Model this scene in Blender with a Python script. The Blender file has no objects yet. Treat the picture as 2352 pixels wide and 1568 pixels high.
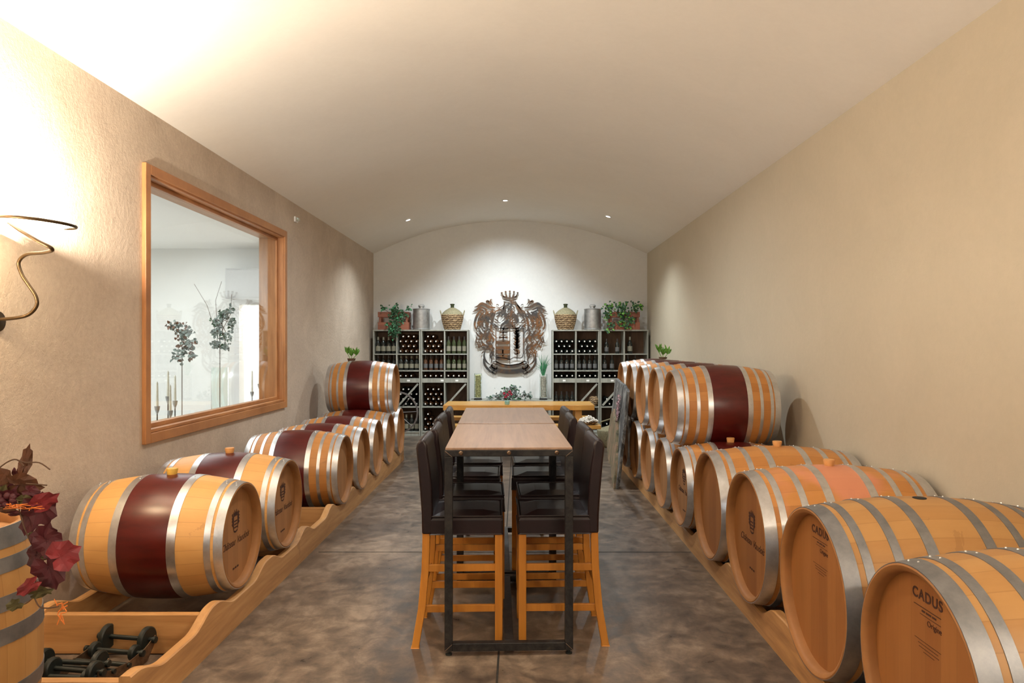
import bpy, math, random
from mathutils import Vector, Matrix
C = bpy.context.scene.collection
R = math.radians
PI = math.pi
# ------------------------------------------------------------------ camera, world, lights
F = 1640.0; CX = 1191.0; CY = 793.0; H = 1.55          # focal length and vanishing point in pixels, eye height in metres
cam_d = bpy.data.cameras.new('camera'); cam = bpy.data.objects.new('camera', cam_d); C.objects.link(cam)
cam.location = (0, 0, H); cam.rotation_euler = (R(90), 0, 0)
cam_d.sensor_width = 36; cam_d.lens = 36*F/2352; cam_d.clip_start = .02; cam_d.clip_end = 200
cam_d.shift_x = -(CX-1176)/2352; cam_d.shift_y = (CY-784)/2352
bpy.context.scene.camera = cam
sc = bpy.context.scene
sc.view_settings.view_transform = 'Standard'; sc.view_settings.look = 'None'
sc.view_settings.gamma = 1; sc.view_settings.use_curve_mapping = False
sc.view_settings.exposure = 0.34
w = bpy.data.worlds.new('world'); sc.world = w; w.use_nodes = True
w.node_tree.nodes['Background'].inputs[0].default_value = (1.0, .96, .91, 1)
w.node_tree.nodes['Background'].inputs[1].default_value = .20

def lamp(name, kind, loc, power, col, size=.1, rot=(0, 0, 0), spot=None, blend=.6, size_y=None):
    d = bpy.data.lights.new(name, kind); o = bpy.data.objects.new(name, d); C.objects.link(o)
    o.location = loc; o.rotation_euler = rot; d.energy = power; d.color = col
    if kind == 'AREA':
        d.size = size
        if size_y: d.shape = 'RECTANGLE'; d.size_y = size_y
    else: d.shadow_soft_size = size
    if kind == 'SPOT': d.spot_size = R(spot); d.spot_blend = blend
    return o
WARM = (1, .87, .71); COOL = (.88, .97, 1.0); NEUT = (1, .9, .76)
# recessed ceiling spots over the far end of the cellar (matching the three housings built below)
SPOTS = [(-1.72, 11.1, 3.49), (1.37, 10.9, 3.52), (-.2, 10.78, 3.73)]
lamp('spot_light', 'SPOT', (-1.72, 10.75, 3.42), 190, COOL, .03, (0, R(-14), 0), 140, 1)
lamp('spot_light', 'SPOT', (1.37, 10.6, 3.44), 190, COOL, .03, (0, R(14), 0), 140, 1)
lamp('spot_light', 'SPOT', (-.2, 10.78, 3.66), 210, COOL, .05, (R(38), 0, 0), 95, 1)
# added fill spots over the middle and near part, without ceiling housings
lamp('spot_light', 'SPOT', (-.2, 7.4, 3.66), 190, (.90, .97, 1), .05, (0, 0, 0), 165, 1)
lamp('spot_light', 'SPOT', (-.2, 3.2, 3.70), 115, (1, .90, .76), .05, (0, 0, 0), 140, 1)
# wall sconces: the one in view on the left wall and its twins behind the camera
lamp('sconce_bulb', 'POINT', (-2.33, 3.42, 2.165), 185, WARM, .02)
lamp('sconce_bulb', 'POINT', (-2.49, 3.02, 1.90), 30, (1, .76, .46), .03)
lamp('sconce_bulb', 'POINT', (2.02, .2, 2.35), 52, WARM, .06)
lamp('sconce_bulb', 'POINT', (-2.3, -.8, 2.35), 90, WARM, .06)
lamp('sconce_bulb', 'POINT', (2.0, -1.9, 2.3), 60, WARM, .06)
# added area lamps without fittings, brightening the hall doorway and the white room
lamp('hall_fill', 'AREA', (-3.6, 11.6, 2.6), 110, (.97, .98, 1), 1.0)
lamp('room_fill', 'AREA', (-4.6, 6.6, 2.86), 125, (.97, .98, 1), 2.6, (0, 0, 0), size_y=5)

# ------------------------------------------------------------------ helpers
def frame(loc, xdir, ydir):
    x = Vector(xdir).normalized(); y = Vector(ydir).normalized(); z = x.cross(y)
    return Matrix(((x.x, y.x, z.x, loc[0]), (x.y, y.y, z.y, loc[1]), (x.z, y.z, z.z, loc[2]), (0, 0, 0, 1)))
class MB:
    def __init__(s): s.v = []; s.f = []; s.m = []; s.cur = 0
    def add(s, vs, fs):
        n = len(s.v); s.v += [tuple(v) for v in vs]
        for f in fs: s.f.append(tuple(i+n for i in f)); s.m.append(s.cur)
        return s
    def box(s, a, b, M=None):
        x0, y0, z0 = a; x1, y1, z1 = b
        vs = [(x0,y0,z0),(x1,y0,z0),(x1,y1,z0),(x0,y1,z0),(x0,y0,z1),(x1,y0,z1),(x1,y1,z1),(x0,y1,z1)]
        if M: vs = [M @ Vector(v) for v in vs]
        return s.add(vs, [(0,3,2,1),(4,5,6,7),(0,1,5,4),(1,2,6,5),(2,3,7,6),(3,0,4,7)])
    def bar(s, p, q, w, h, up=(0,0,1)):
        p = Vector(p); q = Vector(q); d = (q-p); L = d.length; d.normalize()
        u = Vector(up)
        if abs(d.dot(u)) > .98: u = Vector((0,1,0))
        x = d.cross(u).normalized(); u2 = x.cross(d)
        M = Matrix(((x.x, d.x, u2.x, p.x), (x.y, d.y, u2.y, p.y), (x.z, d.z, u2.z, p.z), (0,0,0,1)))
        return s.box((-w/2, 0, -h/2), (w/2, L, h/2), M)
    def tube(s, pts, r, seg=8, cap=True):
        pts = [Vector(p) for p in pts]; n = len(pts)
        rs = r if isinstance(r, (list, tuple)) else [r]*n
        vs = []; prev = None
        for i, p in enumerate(pts):
            t = (pts[min(i+1, n-1)]-pts[max(i-1, 0)]).normalized()
            if prev is None:
                a = Vector((0,0,1)) if abs(t.z) < .9 else Vector((1,0,0))
                x = t.cross(a).normalized()
            else: x = (prev-t*prev.dot(t)).normalized()
            prev = x; y = t.cross(x)
            for k in range(seg):
                an = 2*PI*k/seg; vs.append(p+(x*math.cos(an)+y*math.sin(an))*rs[i])
        fs = [(i*seg+k, i*seg+(k+1)%seg, (i+1)*seg+(k+1)%seg, (i+1)*seg+k) for i in range(n-1) for k in range(seg)]
        if cap: fs += [tuple(range(seg))[::-1], tuple((n-1)*seg+k for k in range(seg))]
        return s.add(vs, fs)
    def lathe(s, prof, axis='z', c=(0,0,0), seg=24, M=None):
        """prof: list of (radius, height)"""
        vs = []
        for r, h in prof:
            for k in range(seg):
                a = 2*PI*k/seg; x, y = r*math.cos(a), r*math.sin(a)
                p = (x, y, h) if axis == 'z' else ((h, x, y) if axis == 'x' else (y, h, x))
                p = Vector(p)+Vector(c)
                vs.append(M @ p if M else p)
        n = len(prof)
        fs = [(i*seg+k, i*seg+(k+1)%seg, (i+1)*seg+(k+1)%seg, (i+1)*seg+k) for i in range(n-1) for k in range(seg)]
        return s.add(vs, fs)
    def disc(s, r, axis, c, seg=24):
        vs = []
        for k in range(seg):
            a = 2*PI*k/seg; x, y = r*math.cos(a), r*math.sin(a)
            p = (x, y, 0) if axis == 'z' else ((0, x, y) if axis == 'x' else (y, 0, x))
            vs.append(Vector(p)+Vector(c))
        return s.add(vs, [tuple(range(seg))])
    def prism(s, poly, M, t):
        """poly in local xy, extruded by t along local z"""
        n = len(poly)
        vs = [M @ Vector((p[0], p[1], 0)) for p in poly]+[M @ Vector((p[0], p[1], t)) for p in poly]
        fs = [tuple(range(n))[::-1], tuple(range(n, 2*n))]+[(i, (i+1)%n, n+(i+1)%n, n+i) for i in range(n)]
        return s.add(vs, fs)
    def ball(s, c, r, seg=10, rings=6, sc=(1,1,1)):
        prof = [(r*math.sin(PI*i/rings)+1e-5, -r*math.cos(PI*i/rings)) for i in range(rings+1)]
        vs = []
        for rr, h in prof:
            for k in range(seg):
                a = 2*PI*k/seg; vs.append((c[0]+rr*math.cos(a)*sc[0], c[1]+rr*math.sin(a)*sc[1], c[2]+h*sc[2]))
        return s.add(vs, [(i*seg+k, i*seg+(k+1)%seg, (i+1)*seg+(k+1)%seg, (i+1)*seg+k) for i in range(rings) for k in range(seg)])
    def leaf(s, p, d, n, L, W, fold=.25):
        p = Vector(p); d = Vector(d).normalized(); n = Vector(n)
        x = d.cross(n)
        if x.length < 1e-4: x = d.cross(Vector((1,.3,.2)))
        x.normalize(); n = x.cross(d)
        def q(a, b, c): return p+d*a*L+x*b*W+n*c*W
        return s.add([q(0,0,0), q(.35,.5,fold), q(.75,.32,fold*.6), q(1,0,-.15), q(.75,-.32,fold*.6), q(.35,-.5,fold), q(.4,0,0), q(.78,0,0)],
                     [(0,1,6), (1,2,7,6), (2,3,7), (3,4,7), (4,5,6,7), (5,0,6)])
    def build(s, name, mats, parent=None, smooth=False, bevel=0, loc=None, autosm=40):
        me = bpy.data.meshes.new(name); me.from_pydata(s.v, [], s.f)
        if not isinstance(mats, (list, tuple)): mats = [mats]
        for m in mats: me.materials.append(m)
        for i, p in enumerate(me.polygons):
            p.material_index = min(s.m[i], len(mats)-1); p.use_smooth = smooth
        me.update()
        if smooth and autosm: me.set_sharp_from_angle(angle=R(autosm))
        o = bpy.data.objects.new(name, me); C.objects.link(o)
        if parent: o.parent = parent
        if loc: o.location = loc
        if bevel:
            b = o.modifiers.new('bevel', 'BEVEL'); b.width = bevel; b.segments = 3 if bevel > .01 else 2; b.limit_method = 'ANGLE'; b.angle_limit = R(35)
        return o
def tag(o, label=None, cat=None, group=None, kind=None):
    if label: o['label'] = label
    if cat: o['category'] = cat
    if group: o['group'] = group
    if kind: o['kind'] = kind
    return o
def thing(name, label, cat, loc=(0,0,0), rz=0, group=None, rot=None):
    o = bpy.data.objects.new(name, None); C.objects.link(o)
    o.empty_display_size = .1; o.location = loc; o.rotation_euler = rot if rot else (0, 0, rz)
    return tag(o, label, cat, group)
def struct(mb, name, mat, **k):
    o = mb.build(name, mat, **k); o['kind'] = 'structure'; return o
def dup(root, loc=None, rz=None, label=None, group=None, rot=None):
    r = root.copy(); C.objects.link(r)
    def kids(a, b):
        for ch in list(a.children):
            c = ch.copy(); C.objects.link(c); c.parent = b; kids(ch, c)
    kids(root, r)
    if loc is not None: r.location = loc
    if rz is not None: r.rotation_euler = (0, 0, rz)
    if rot is not None: r.rotation_euler = rot
    if label: r['label'] = label
    if group: r['group'] = group
    return r
def at(px, py, Y): return Vector(((px-CX)*Y/F, Y, H-(py-CY)*Y/F))

# ------------------------------------------------------------------ materials
class N:
    def __init__(s, name):
        s.mat = bpy.data.materials.new(name); s.mat.use_nodes = True; s.t = s.mat.node_tree
        s.b = s.t.nodes['Principled BSDF']
    def n(s, typ, **k):
        x = s.t.nodes.new(typ)
        for a, v in k.items(): setattr(x, a, v)
        return x
    def l(s, a, b): s.t.links.new(a, b)
    def coord(s, scale=(1,1,1), kind='Object'):
        c = s.n('ShaderNodeTexCoord'); m = s.n('ShaderNodeMapping'); m.inputs['Scale'].default_value = scale
        s.l(c.outputs[kind], m.inputs[0]); return m.outputs[0]
    def noise(s, vec, scale, detail=4, rough=.6, dist=0):
        x = s.n('ShaderNodeTexNoise'); s.l(vec, x.inputs['Vector'])
        x.inputs['Scale'].default_value = scale; x.inputs['Detail'].default_value = detail
        x.inputs['Roughness'].default_value = rough; x.inputs['Distortion'].default_value = dist
        return x.outputs['Fac']
    def math(s, op, a, b=None, c=None):
        x = s.n('ShaderNodeMath', operation=op)
        for i, v in enumerate((a, b, c)):
            if v is None: continue
            if isinstance(v, (int, float)): x.inputs[i].default_value = v
            else: s.l(v, x.inputs[i])
        return x.outputs[0]
    def ramp(s, fac, stops):
        x = s.n('ShaderNodeValToRGB'); s.l(fac, x.inputs[0]); e = x.color_ramp.elements
        e[0].position, e[0].color = stops[0][0], (*stops[0][1], 1)
        e[1].position, e[1].color = stops[-1][0], (*stops[-1][1], 1)
        for p, c in stops[1:-1]:
            q = e.new(p); q.color = (*c, 1)
        return x.outputs[0]
    def mix(s, fac, a, b, mode='MIX'):
        x = s.n('ShaderNodeMix', data_type='RGBA', blend_type=mode)
        for i, v in ((0, fac), (6, a), (7, b)):
            if isinstance(v, (int, float)): x.inputs[i].default_value = v
            elif isinstance(v, tuple): x.inputs[i].default_value = (*v, 1)
            else: s.l(v, x.inputs[i])
        return x.outputs[2]
    def bump(s, h, st=.2, dist=.01):
        x = s.n('ShaderNodeBump'); s.l(h, x.inputs['Height']); x.inputs['Strength'].default_value = st; x.inputs['Distance'].default_value = dist
        s.l(x.outputs[0], s.b.inputs['Normal'])
    def set(s, col=None, rough=None, metal=None, **k):
        def put(sock, v):
            if isinstance(v, (int, float)): s.b.inputs[sock].default_value = v
            elif isinstance(v, tuple): s.b.inputs[sock].default_value = (*v, 1) if len(v) == 3 else v
            else: s.l(v, s.b.inputs[sock])
        if col is not None: put('Base Color', col)
        if rough is not None: put('Roughness', rough)
        if metal is not None: put('Metallic', metal)
        for a, v in k.items(): put(a.replace('_', ' '), v)
        return s
def plain(name, col, rough=.6, metal=0, var=.12, scale=30, **k):
    m = N(name); f = m.noise(m.coord(), scale, 3)
    a = tuple(c*(1-var) for c in col); b = tuple(min(1, c*(1+var)) for c in col)
    m.set(m.ramp(f, [(.3, a), (.7, b)]), rough, metal, **k); return m.mat
def woodmat(name, dark, mid, light, axis='y', scale=14, stretch=.09, rough=.5, knots=True):
    m = N(name); sca = {'x': (stretch,1,1), 'y': (1,stretch,1), 'z': (1,1,stretch)}[axis]
    v = m.coord(sca); f = m.noise(v, scale, 6, .65, .6); g = m.noise(v, scale*5, 3, .5, .2)
    h = m.math('ADD', m.math('MULTIPLY', f, .75), m.math('MULTIPLY', g, .25))
    col = m.ramp(h, [(.3, dark), (.5, mid), (.7, light)])
    if knots:
        k = m.noise(m.coord(), 3.1, 2); col = m.mix(m.math('MULTIPLY', m.math('GREATER_THAN', k, .72), .35), col, dark)
    ri = m.n('ShaderNodeObjectInfo'); br = m.math('ADD', m.math('MULTIPLY', ri.outputs['Random'], .16), .92)
    x = m.n('ShaderNodeHueSaturation'); m.l(br, x.inputs['Value']); m.l(col, x.inputs['Color'])
    m.set(x.outputs[0], rough); m.bump(h, .25, .002); return m.mat
def stavemat(name, c1, c2, dark, nst=28, rough=.48):
    m = N(name); co = m.coord(); sp = m.n('ShaderNodeSeparateXYZ'); m.l(co, sp.inputs[0])
    an = m.math('MULTIPLY', m.math('ADD', m.math('DIVIDE', m.math('ARCTAN2', sp.outputs[1], sp.outputs[2]), 2*PI), .5), nst)
    idx = m.math('FLOOR', an); fr = m.math('FRACT', an)
    wn = m.n('ShaderNodeTexWhiteNoise', noise_dimensions='1D'); m.l(idx, wn.inputs['W'])
    g = m.noise(m.coord((.12,1,1)), 30, 5, .65, .4); g2 = m.noise(co, 7, 4, .6)
    f = m.math('ADD', m.math('MULTIPLY', wn.outputs['Value'], .34), m.math('ADD', m.math('MULTIPLY', g, .35), m.math('MULTIPLY', g2, .35)))
    col = m.ramp(f, [(.2, c1), (.8, c2)])
    gap = m.math('LESS_THAN', m.math('MINIMUM', fr, m.math('SUBTRACT', 1, fr)), .022)
    col = m.mix(m.math('MULTIPLY', gap, .28), col, dark)
    st = m.noise(co, 4.3, 5, .7, 1); col = m.mix(m.math('MULTIPLY', m.math('GREATER_THAN', st, .66), .25), col, dark)
    ri = m.n('ShaderNodeObjectInfo'); br = m.math('ADD', m.math('MULTIPLY', ri.outputs['Random'], .14), .93)
    x = m.n('ShaderNodeHueSaturation'); m.l(br, x.inputs['Value']); m.l(col, x.inputs['Color'])
    m.set(x.outputs[0], rough); m.bump(g, .15, .002); return m.mat
def headmat(name, c1, c2, dark, nst=9, width=.6):
    m = N(name); co = m.coord(); sp = m.n('ShaderNodeSeparateXYZ'); m.l(co, sp.inputs[0])
    a = m.math('MULTIPLY', m.math('ADD', sp.outputs[1], 1.0), nst/width)
    wn = m.n('ShaderNodeTexWhiteNoise', noise_dimensions='1D'); m.l(m.math('FLOOR', a), wn.inputs['W'])
    fr = m.math('FRACT', a); g = m.noise(m.coord((1,1,.1)), 34, 5, .65, .5)
    f = m.math('ADD', m.math('MULTIPLY', wn.outputs['Value'], .5), m.math('MULTIPLY', g, .5))
    col = m.ramp(f, [(.2, c1), (.8, c2)])
    gap = m.math('LESS_THAN', m.math('MINIMUM', fr, m.math('SUBTRACT', 1, fr)), .02)
    col = m.mix(m.math('MULTIPLY', gap, .4), col, dark)
    m.set(col, .5); m.bump(g, .12, .002); return m.mat
def plaster(name, a, b, rough=.85, bump=.25, sc_=1.0):
    m = N(name); co = m.coord(); f = m.noise(co, 1.6*sc_, 8, .68, .7); g = m.noise(co, 22*sc_, 5, .7); e = m.noise(co, 120, 2)
    h = m.math('ADD', m.math('MULTIPLY', f, .6), m.math('MULTIPLY', g, .4))
    m.set(m.ramp(h, [(.35, a), (.65, b)]), rough); m.bump(m.math('ADD', g, m.math('MULTIPLY', e, .3)), bump, .01); return m.mat

M = {}
M['wall_l'] = plaster('plaster_left', (.48,.385,.30), (.63,.52,.415), .8, .5, 1.4)
M['wall_r'] = plaster('plaster_right', (.52,.46,.35), (.57,.50,.385), .8, .15)
M['ceil'] = plaster('plaster_ceiling', (.80,.77,.72), (.84,.81,.76), .85, .08)
M['back'] = plaster('plaster_back', (.66,.66,.65), (.72,.72,.70), .85, .08)
M['white'] = plaster('white_wall', (.82,.82,.80), (.86,.86,.84), .8, .05)
m = N('concrete'); co = m.coord(); f = m.noise(co, .75, 9, .62, .8); g = m.noise(co, 7, 8, .72, .4); s_ = m.noise(m.coord((1,.5,1)), 2.3, 6, .7, 1.2)
h = m.math('ADD', m.math('MULTIPLY', f, .36), m.math('ADD', m.math('MULTIPLY', g, .40), m.math('MULTIPLY', s_, .24)))
col = m.ramp(h, [(.40, (.050,.040,.034)), (.465, (.10,.077,.060)), (.52, (.17,.127,.094)), (.60, (.31,.24,.18))])
m.set(col, m.math('ADD', m.math('MULTIPLY', g, .35), .16)); m.bump(g, .25, .004); M['floor'] = m.mat
M['joint'] = plain('joint_dark', (.02,.018,.016), .9)
M['stave_a'] = stavemat('oak_staves_pale', (.56,.28,.085), (.68,.38,.13), (.25,.10,.03))
M['stave_b'] = stavemat('oak_staves_orange', (.40,.155,.035), (.56,.25,.065), (.18,.07,.02))
M['stave_c'] = stavemat('oak_staves_honey', (.36,.165,.048), (.48,.26,.088), (.2,.08,.02), 26)
M['head_a'] = headmat('oak_head_pale', (.30,.135,.048), (.40,.19,.07), (.2,.09,.03), 8, .55)
M['head_c'] = headmat('oak_head_orange', (.26,.095,.024), (.35,.145,.040), (.2,.08,.02), 8, .66)
M['chime'] = plain('oak_end_grain', (.34,.15,.045), .6, 0, .10, 12)
m = N('wine_red_band'); f = m.noise(m.coord((.3,1,1)), 18, 5, .6); m.set(m.ramp(f, [(.3, (.055,.0035,.003)), (.7, (.100,.008,.006))]), .3, 0); M['red'] = m.mat
def steel(name, a, b, rough=.34):
    m = N(name); f = m.noise(m.coord(), 14, 6, .7); m.set(m.ramp(f, [(.3, a), (.7, b)]), m.math('ADD', m.math('MULTIPLY', f, .2), rough-.1), .9); return m.mat
M['hoop'] = steel('galvanised_hoop', (.52,.52,.53), (.72,.72,.73))
M['hoop_d'] = steel('grey_hoop', (.22,.225,.24), (.34,.34,.35), .5)
M['rivet'] = plain('rivet_bright', (.8,.8,.78), .3, .7)
M['bung'] = plain('bung_wood', (.62,.30,.10), .6)
M['bung_y'] = plain('bung_silicone', (.66,.40,.07), .5)
M['ink'] = plain('stamp_ink', (.05,.015,.008), .8)
M['black'] = plain('black_void', (.008,.007,.007), .9)
M['plank'] = woodmat('pine_plank', (.30,.14,.05), (.52,.27,.10), (.66,.38,.16), 'y', 9)
M['plank_x'] = woodmat('pine_plank_cross', (.30,.14,.05), (.52,.27,.10), (.66,.38,.16), 'x', 9)
M['pine_bright'] = woodmat('bright_pine', (.44,.20,.04), (.62,.33,.08), (.72,.45,.14), 'x', 7, .09, .3)
M['stool_wood'] = woodmat('honey_beech', (.38,.135,.016), (.50,.195,.024), (.57,.24,.036), 'z', 10, .09, .4, False)
m = N('dark_leather'); v = m.n('ShaderNodeTexVoronoi'); m.l(m.coord(), v.inputs['Vector']); v.inputs['Scale'].default_value = 160
f = m.noise(m.coord(), 6, 4); m.set(m.ramp(f, [(.3, (.008,.004,.0045)), (.7, (.018,.007,.009))]), .36); m.bump(v.outputs['Distance'], .12, .001); M['leather'] = m.mat
m = N('black_steel'); f = m.noise(m.coord(), 16, 7, .75, .5); m.set(m.ramp(f, [(.35, (.018,.018,.020)), (.6, (.050,.046,.044)), (.8, (.12,.085,.06))]), .45, .6); M['steel'] = m.mat
M['weld'] = plain('weld_seam', (.38,.26,.17), .4, .7)
M['tabletop'] = woodmat('table_top', (.22,.140,.095), (.32,.210,.145), (.40,.27,.19), 'y', 16, .05, .34)
m = N('window_wood'); v = m.coord((1,1,1)); f = m.noise(m.coord((1,.1,.1)), 26, 5, .6, .3); m.set(m.ramp(f, [(.3, (.33,.135,.045)), (.7, (.52,.24,.09))]), .45); M['winwood'] = m.mat
m = N('pane_glass'); fr = m.n('ShaderNodeFresnel'); ge = m.n('ShaderNodeNewGeometry'); m.l(m.math('SUBTRACT', 1.5, m.math('MULTIPLY', ge.outputs['Backfacing'], 1.5-1/1.5)), fr.inputs[0])
tr = m.n('ShaderNodeBsdfTransparent'); tr.inputs[0].default_value = (.93,.96,.95,1); gs = m.n('ShaderNodeBsdfGlossy'); gs.inputs['Roughness'].default_value = 0
mx_ = m.n('ShaderNodeMixShader'); m.l(fr.outputs[0], mx_.inputs[0]); m.l(tr.outputs[0], mx_.inputs[1]); m.l(gs.outputs[0], mx_.inputs[2])
m.l(mx_.outputs[0], m.t.nodes['Material Output'].inputs[0]); m.t.nodes.remove(m.b); M['pane'] = m.mat
m = N('clear_glass'); m.set((.92,.97,.95), .02, 0); m.b.inputs['Transmission Weight'].default_value = 1; m.b.inputs['IOR'].default_value = 1.45; M['glass'] = m.mat
M['iron'] = plain('bronze_iron', (.06,.036,.015), .4, .6)
m = N('lamp_glass_lit'); m.set((1,.95,.85), .3); m.b.inputs['Emission Color'].default_value = (1,.86,.62,1); m.b.inputs['Emission Strength'].default_value = 10; M['lampglass'] = m.mat
m = N('spot_lit'); m.set((1,1,1), .3); m.b.inputs['Emission Color'].default_value = (1,1,1,1); m.b.inputs['Emission Strength'].default_value = 12; M['lit'] = m.mat
M['rack'] = woodmat('weathered_grey_wood', (.20,.20,.17), (.30,.30,.26), (.38,.38,.33), 'z', 16, .1, .7)
M['rackback'] = woodmat('brown_back_board', (.07,.038,.022), (.11,.062,.036), (.16,.09,.05), 'z', 12, .1, .7)
M['card'] = plain('white_card', (.85,.85,.83), .6, 0, .02)
M['bottle'] = plain('dark_bottle', (.012,.014,.012), .12)
M['bottle_g'] = plain('green_bottle', (.035,.045,.018), .12)
M['bottle_br'] = plain('brown_bottle', (.07,.030,.014), .15)
M['cap'] = plain('pale_capsule', (.80,.78,.72), .35)
M['cap_d'] = plain('dark_capsule', (.03,.025,.025), .3)
M['label'] = plain('bottle_label', (.20,.19,.14), .6)
M['label_d'] = plain('dark_label', (.10,.10,.10), .6)
M['zinc'] = steel('zinc_can', (.30,.30,.30), (.48,.48,.47), .5)
m = N('wicker'); v = m.coord((1,1,1)); wv = m.n('ShaderNodeTexWave', wave_type='BANDS', bands_direction='Z'); m.l(v, wv.inputs['Vector']); wv.inputs['Scale'].default_value = 9; wv.inputs['Distortion'].default_value = 6; wv.inputs['Detail Scale'].default_value = 3
m.set(m.ramp(wv.outputs['Fac'], [(.2, (.10,.055,.025)), (.8, (.40,.27,.14))]), .7); m.bump(wv.outputs['Fac'], .8, .01); M['wicker'] = m.mat
M['wicker_g'] = plain('grey_green_wicker', (.25,.22,.13), .8, 0, .45, 90)
M['crate'] = woodmat('red_brown_crate', (.14,.04,.022), (.24,.075,.040), (.32,.11,.06), 'x', 14)
M['ivy'] = plain('ivy_leaf', (.035,.10,.045), .5, 0, .5, 14)
M['ivy_l'] = plain('bright_leaf', (.12,.30,.04), .5, 0, .4, 14)
M['grass'] = plain('grass_leaf', (.05,.22,.10), .5, 0, .4, 14)
M['leaf_r'] = plain('red_leaf', (.22,.022,.026), .55, 0, .35, 18)
M['leaf_m'] = plain('maroon_leaf', (.075,.010,.014), .55, 0, .45, 18)
M['leaf_b'] = plain('brown_leaf', (.12,.045,.02), .6, 0, .45, 18)
M['leaf_g'] = plain('dull_green_leaf', (.10,.085,.03), .6, 0, .35, 18)
M['stem'] = plain('brown_stem', (.10,.05,.025), .7)
M['straw'] = plain('orange_straw', (.75,.20,.03), .7)
M['grey_leaf'] = plain('grey_sprig', (.20,.24,.22), .7, 0, .6, 20)
M['rose'] = plain('dusky_rose_petals', (.32,.03,.05), .6, 0, .4, 20)
M['twig'] = plain('twig_grey', (.25,.22,.2), .8)
m = N('rusted_plate'); f = m.noise(m.coord(), 3, 6, .7, .8); m.set(m.ramp(f, [(.40, (.045,.045,.047)), (.50, (.085,.055,.038)), (.60, (.17,.075,.028))]), .5, .5); M['rust'] = m.mat
m = N('slate'); f = m.noise(m.coord((1,1,.35)), 9, 9, .75, 1.2); m.set(m.ramp(f, [(.35, (.030,.032,.035)), (.48, (.09,.095,.10)), (.62, (.36,.37,.36))]), .7); m.bump(f, .9, .02); M['slate'] = m.mat
m = N('split_stone'); f = m.noise(m.coord((1,1,.22)), 13, 8, .7, 1.0); m.set(m.ramp(f, [(.35, (.05,.05,.04)), (.47, (.19,.18,.11)), (.58, (.34,.22,.15)), (.7, (.30,.30,.20))]), .8); m.bump(f, 1, .02); M['stone'] = m.mat
M['cork'] = plain('cork_pieces', (.58,.55,.28), .8, 0, .6, 60)
M['pebble'] = plain('pebble_fill', (.70,.62,.56), .7, 0, .5, 60)
M['turq'] = plain('turquoise_glaze', (.30,.55,.52), .2)
M['rubber'] = plain('black_rubber', (.012,.016,.014), .45)
M['plate'] = plain('scuffed_plate', (.16,.10,.06), .4, .6, .5, 25)
M['wax'] = plain('ivory_wax', (.78,.76,.66), .5)
M['door_w'] = plain('white_paint', (.80,.80,.80), .5, 0, .02)
M['panel_g'] = plain('grey_panel', (.52,.52,.52), .6, 0, .03)
M['mauve'] = plain('mauve_cloth', (.45,.30,.34), .8)

# ------------------------------------------------------------------ the room
XL, XR, YB, YF = -2.56, 2.27, 12.6, -3.0
ZS, ZA = 3.163, 3.745
hc = (XR-XL)/2; mx = (XR+XL)/2; sag = ZA-ZS; RA = (hc*hc+sag*sag)/(2*sag)
def zc(x): return ZA-(RA-math.sqrt(RA*RA-(x-mx)**2))
mb = MB().box((XL-.3, YF, -.1), (XR+.3, YB+.2, 0)); struct(mb, 'floor', M['floor'])
WY0, WY1, WZ0, WZ1 = 4.90, 7.765, .945, 2.735
XW = XL-.25
mb = MB(); mb.box((XW, YF, 0), (XL, WY0, ZS+.02)).box((XW, WY1, 0), (XL, YB, ZS+.02)).box((XW, WY0, 0), (XL, WY1, WZ0)).box((XW, WY0, WZ1), (XL, WY1, ZS+.02))
struct(mb, 'wall_left', M['wall_l'])
struct(MB().box((XR, YF, 0), (XR+.25, YB, ZS+.02)), 'wall_right', M['wall_r'])
struct(MB().box((XL-.25, YB, 0), (XR+.25, YB+.2, ZA+.2)), 'wall_back', M['back'])
n = 56; xs = [XL-.02+(XR-XL+.04)*i/n for i in range(n+1)]
vs = []; fs = []
for x in xs:
    z = zc(min(max(x, XL), XR))
    vs += [(x, YF, z), (x, YB+.02, z), (x, YF, z+.25), (x, YB+.02, z+.25)]
for i in range(n):
    a, b = 4*i, 4*i+4; fs += [(a, a+1, b+1, b), (a+2, b+2, b+3, a+3), (a, b, b+2, a+2), (a+1, a+3, b+3, b+1)]
fs += [(0, 2, 3, 1), (4*n, 4*n+1, 4*n+3, 4*n+2)]
struct(MB().add(vs, fs), 'ceiling', M['ceil'], smooth=True, autosm=30)
# saw-cut joints in the concrete
mb = MB().box((-.105, YF, .0005), (-.095, YB, .0015)).box((-1.5, 5.35, .0005), (1.29, 5.358, .0015)).box((-1.5, 9.1, .0005), (1.29, 9.108, .0015))
struct(mb, 'trim_1', M['joint'])
# window: frame, reveal, pane
FX = XL+.03
def ring(mb, x0, x1, y0, y1, z0, z1, w):
    mb.box((x0, y0, z0), (x1, y0+w, z1)).box((x0, y1-w, z0), (x1, y1, z1)).box((x0, y0+w, z0), (x1, y1-w, z0+w)).box((x0, y0+w, z1-w), (x1, y1-w, z1))
win = bpy.data.objects.new('window_1', None); C.objects.link(win); win['kind'] = 'structure'
mb = MB(); ring(mb, XL, FX, WY0-.05, WY1+.05, WZ0-.07, WZ1+.06, .068); mb.build('window_frame', M['winwood'], win, bevel=.004)
mb = MB(); ring(mb, XW-.005, XL+.012, WY0, WY1, WZ0, WZ1, .022); mb.build('window_lining', M['winwood'], win, bevel=.002)
mb = MB(); ring(mb, XL-.085, XL-.05, WY0+.022, WY1-.022, WZ0+.022, WZ1-.022, .03); mb.build('glazing_bead', M['winwood'], win, bevel=.003)
MB().box((XL-.071, WY0+.03, WZ0+.03), (XL-.065, WY1-.03, WZ1-.03)).build('pane', M['pane'], win)
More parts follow.
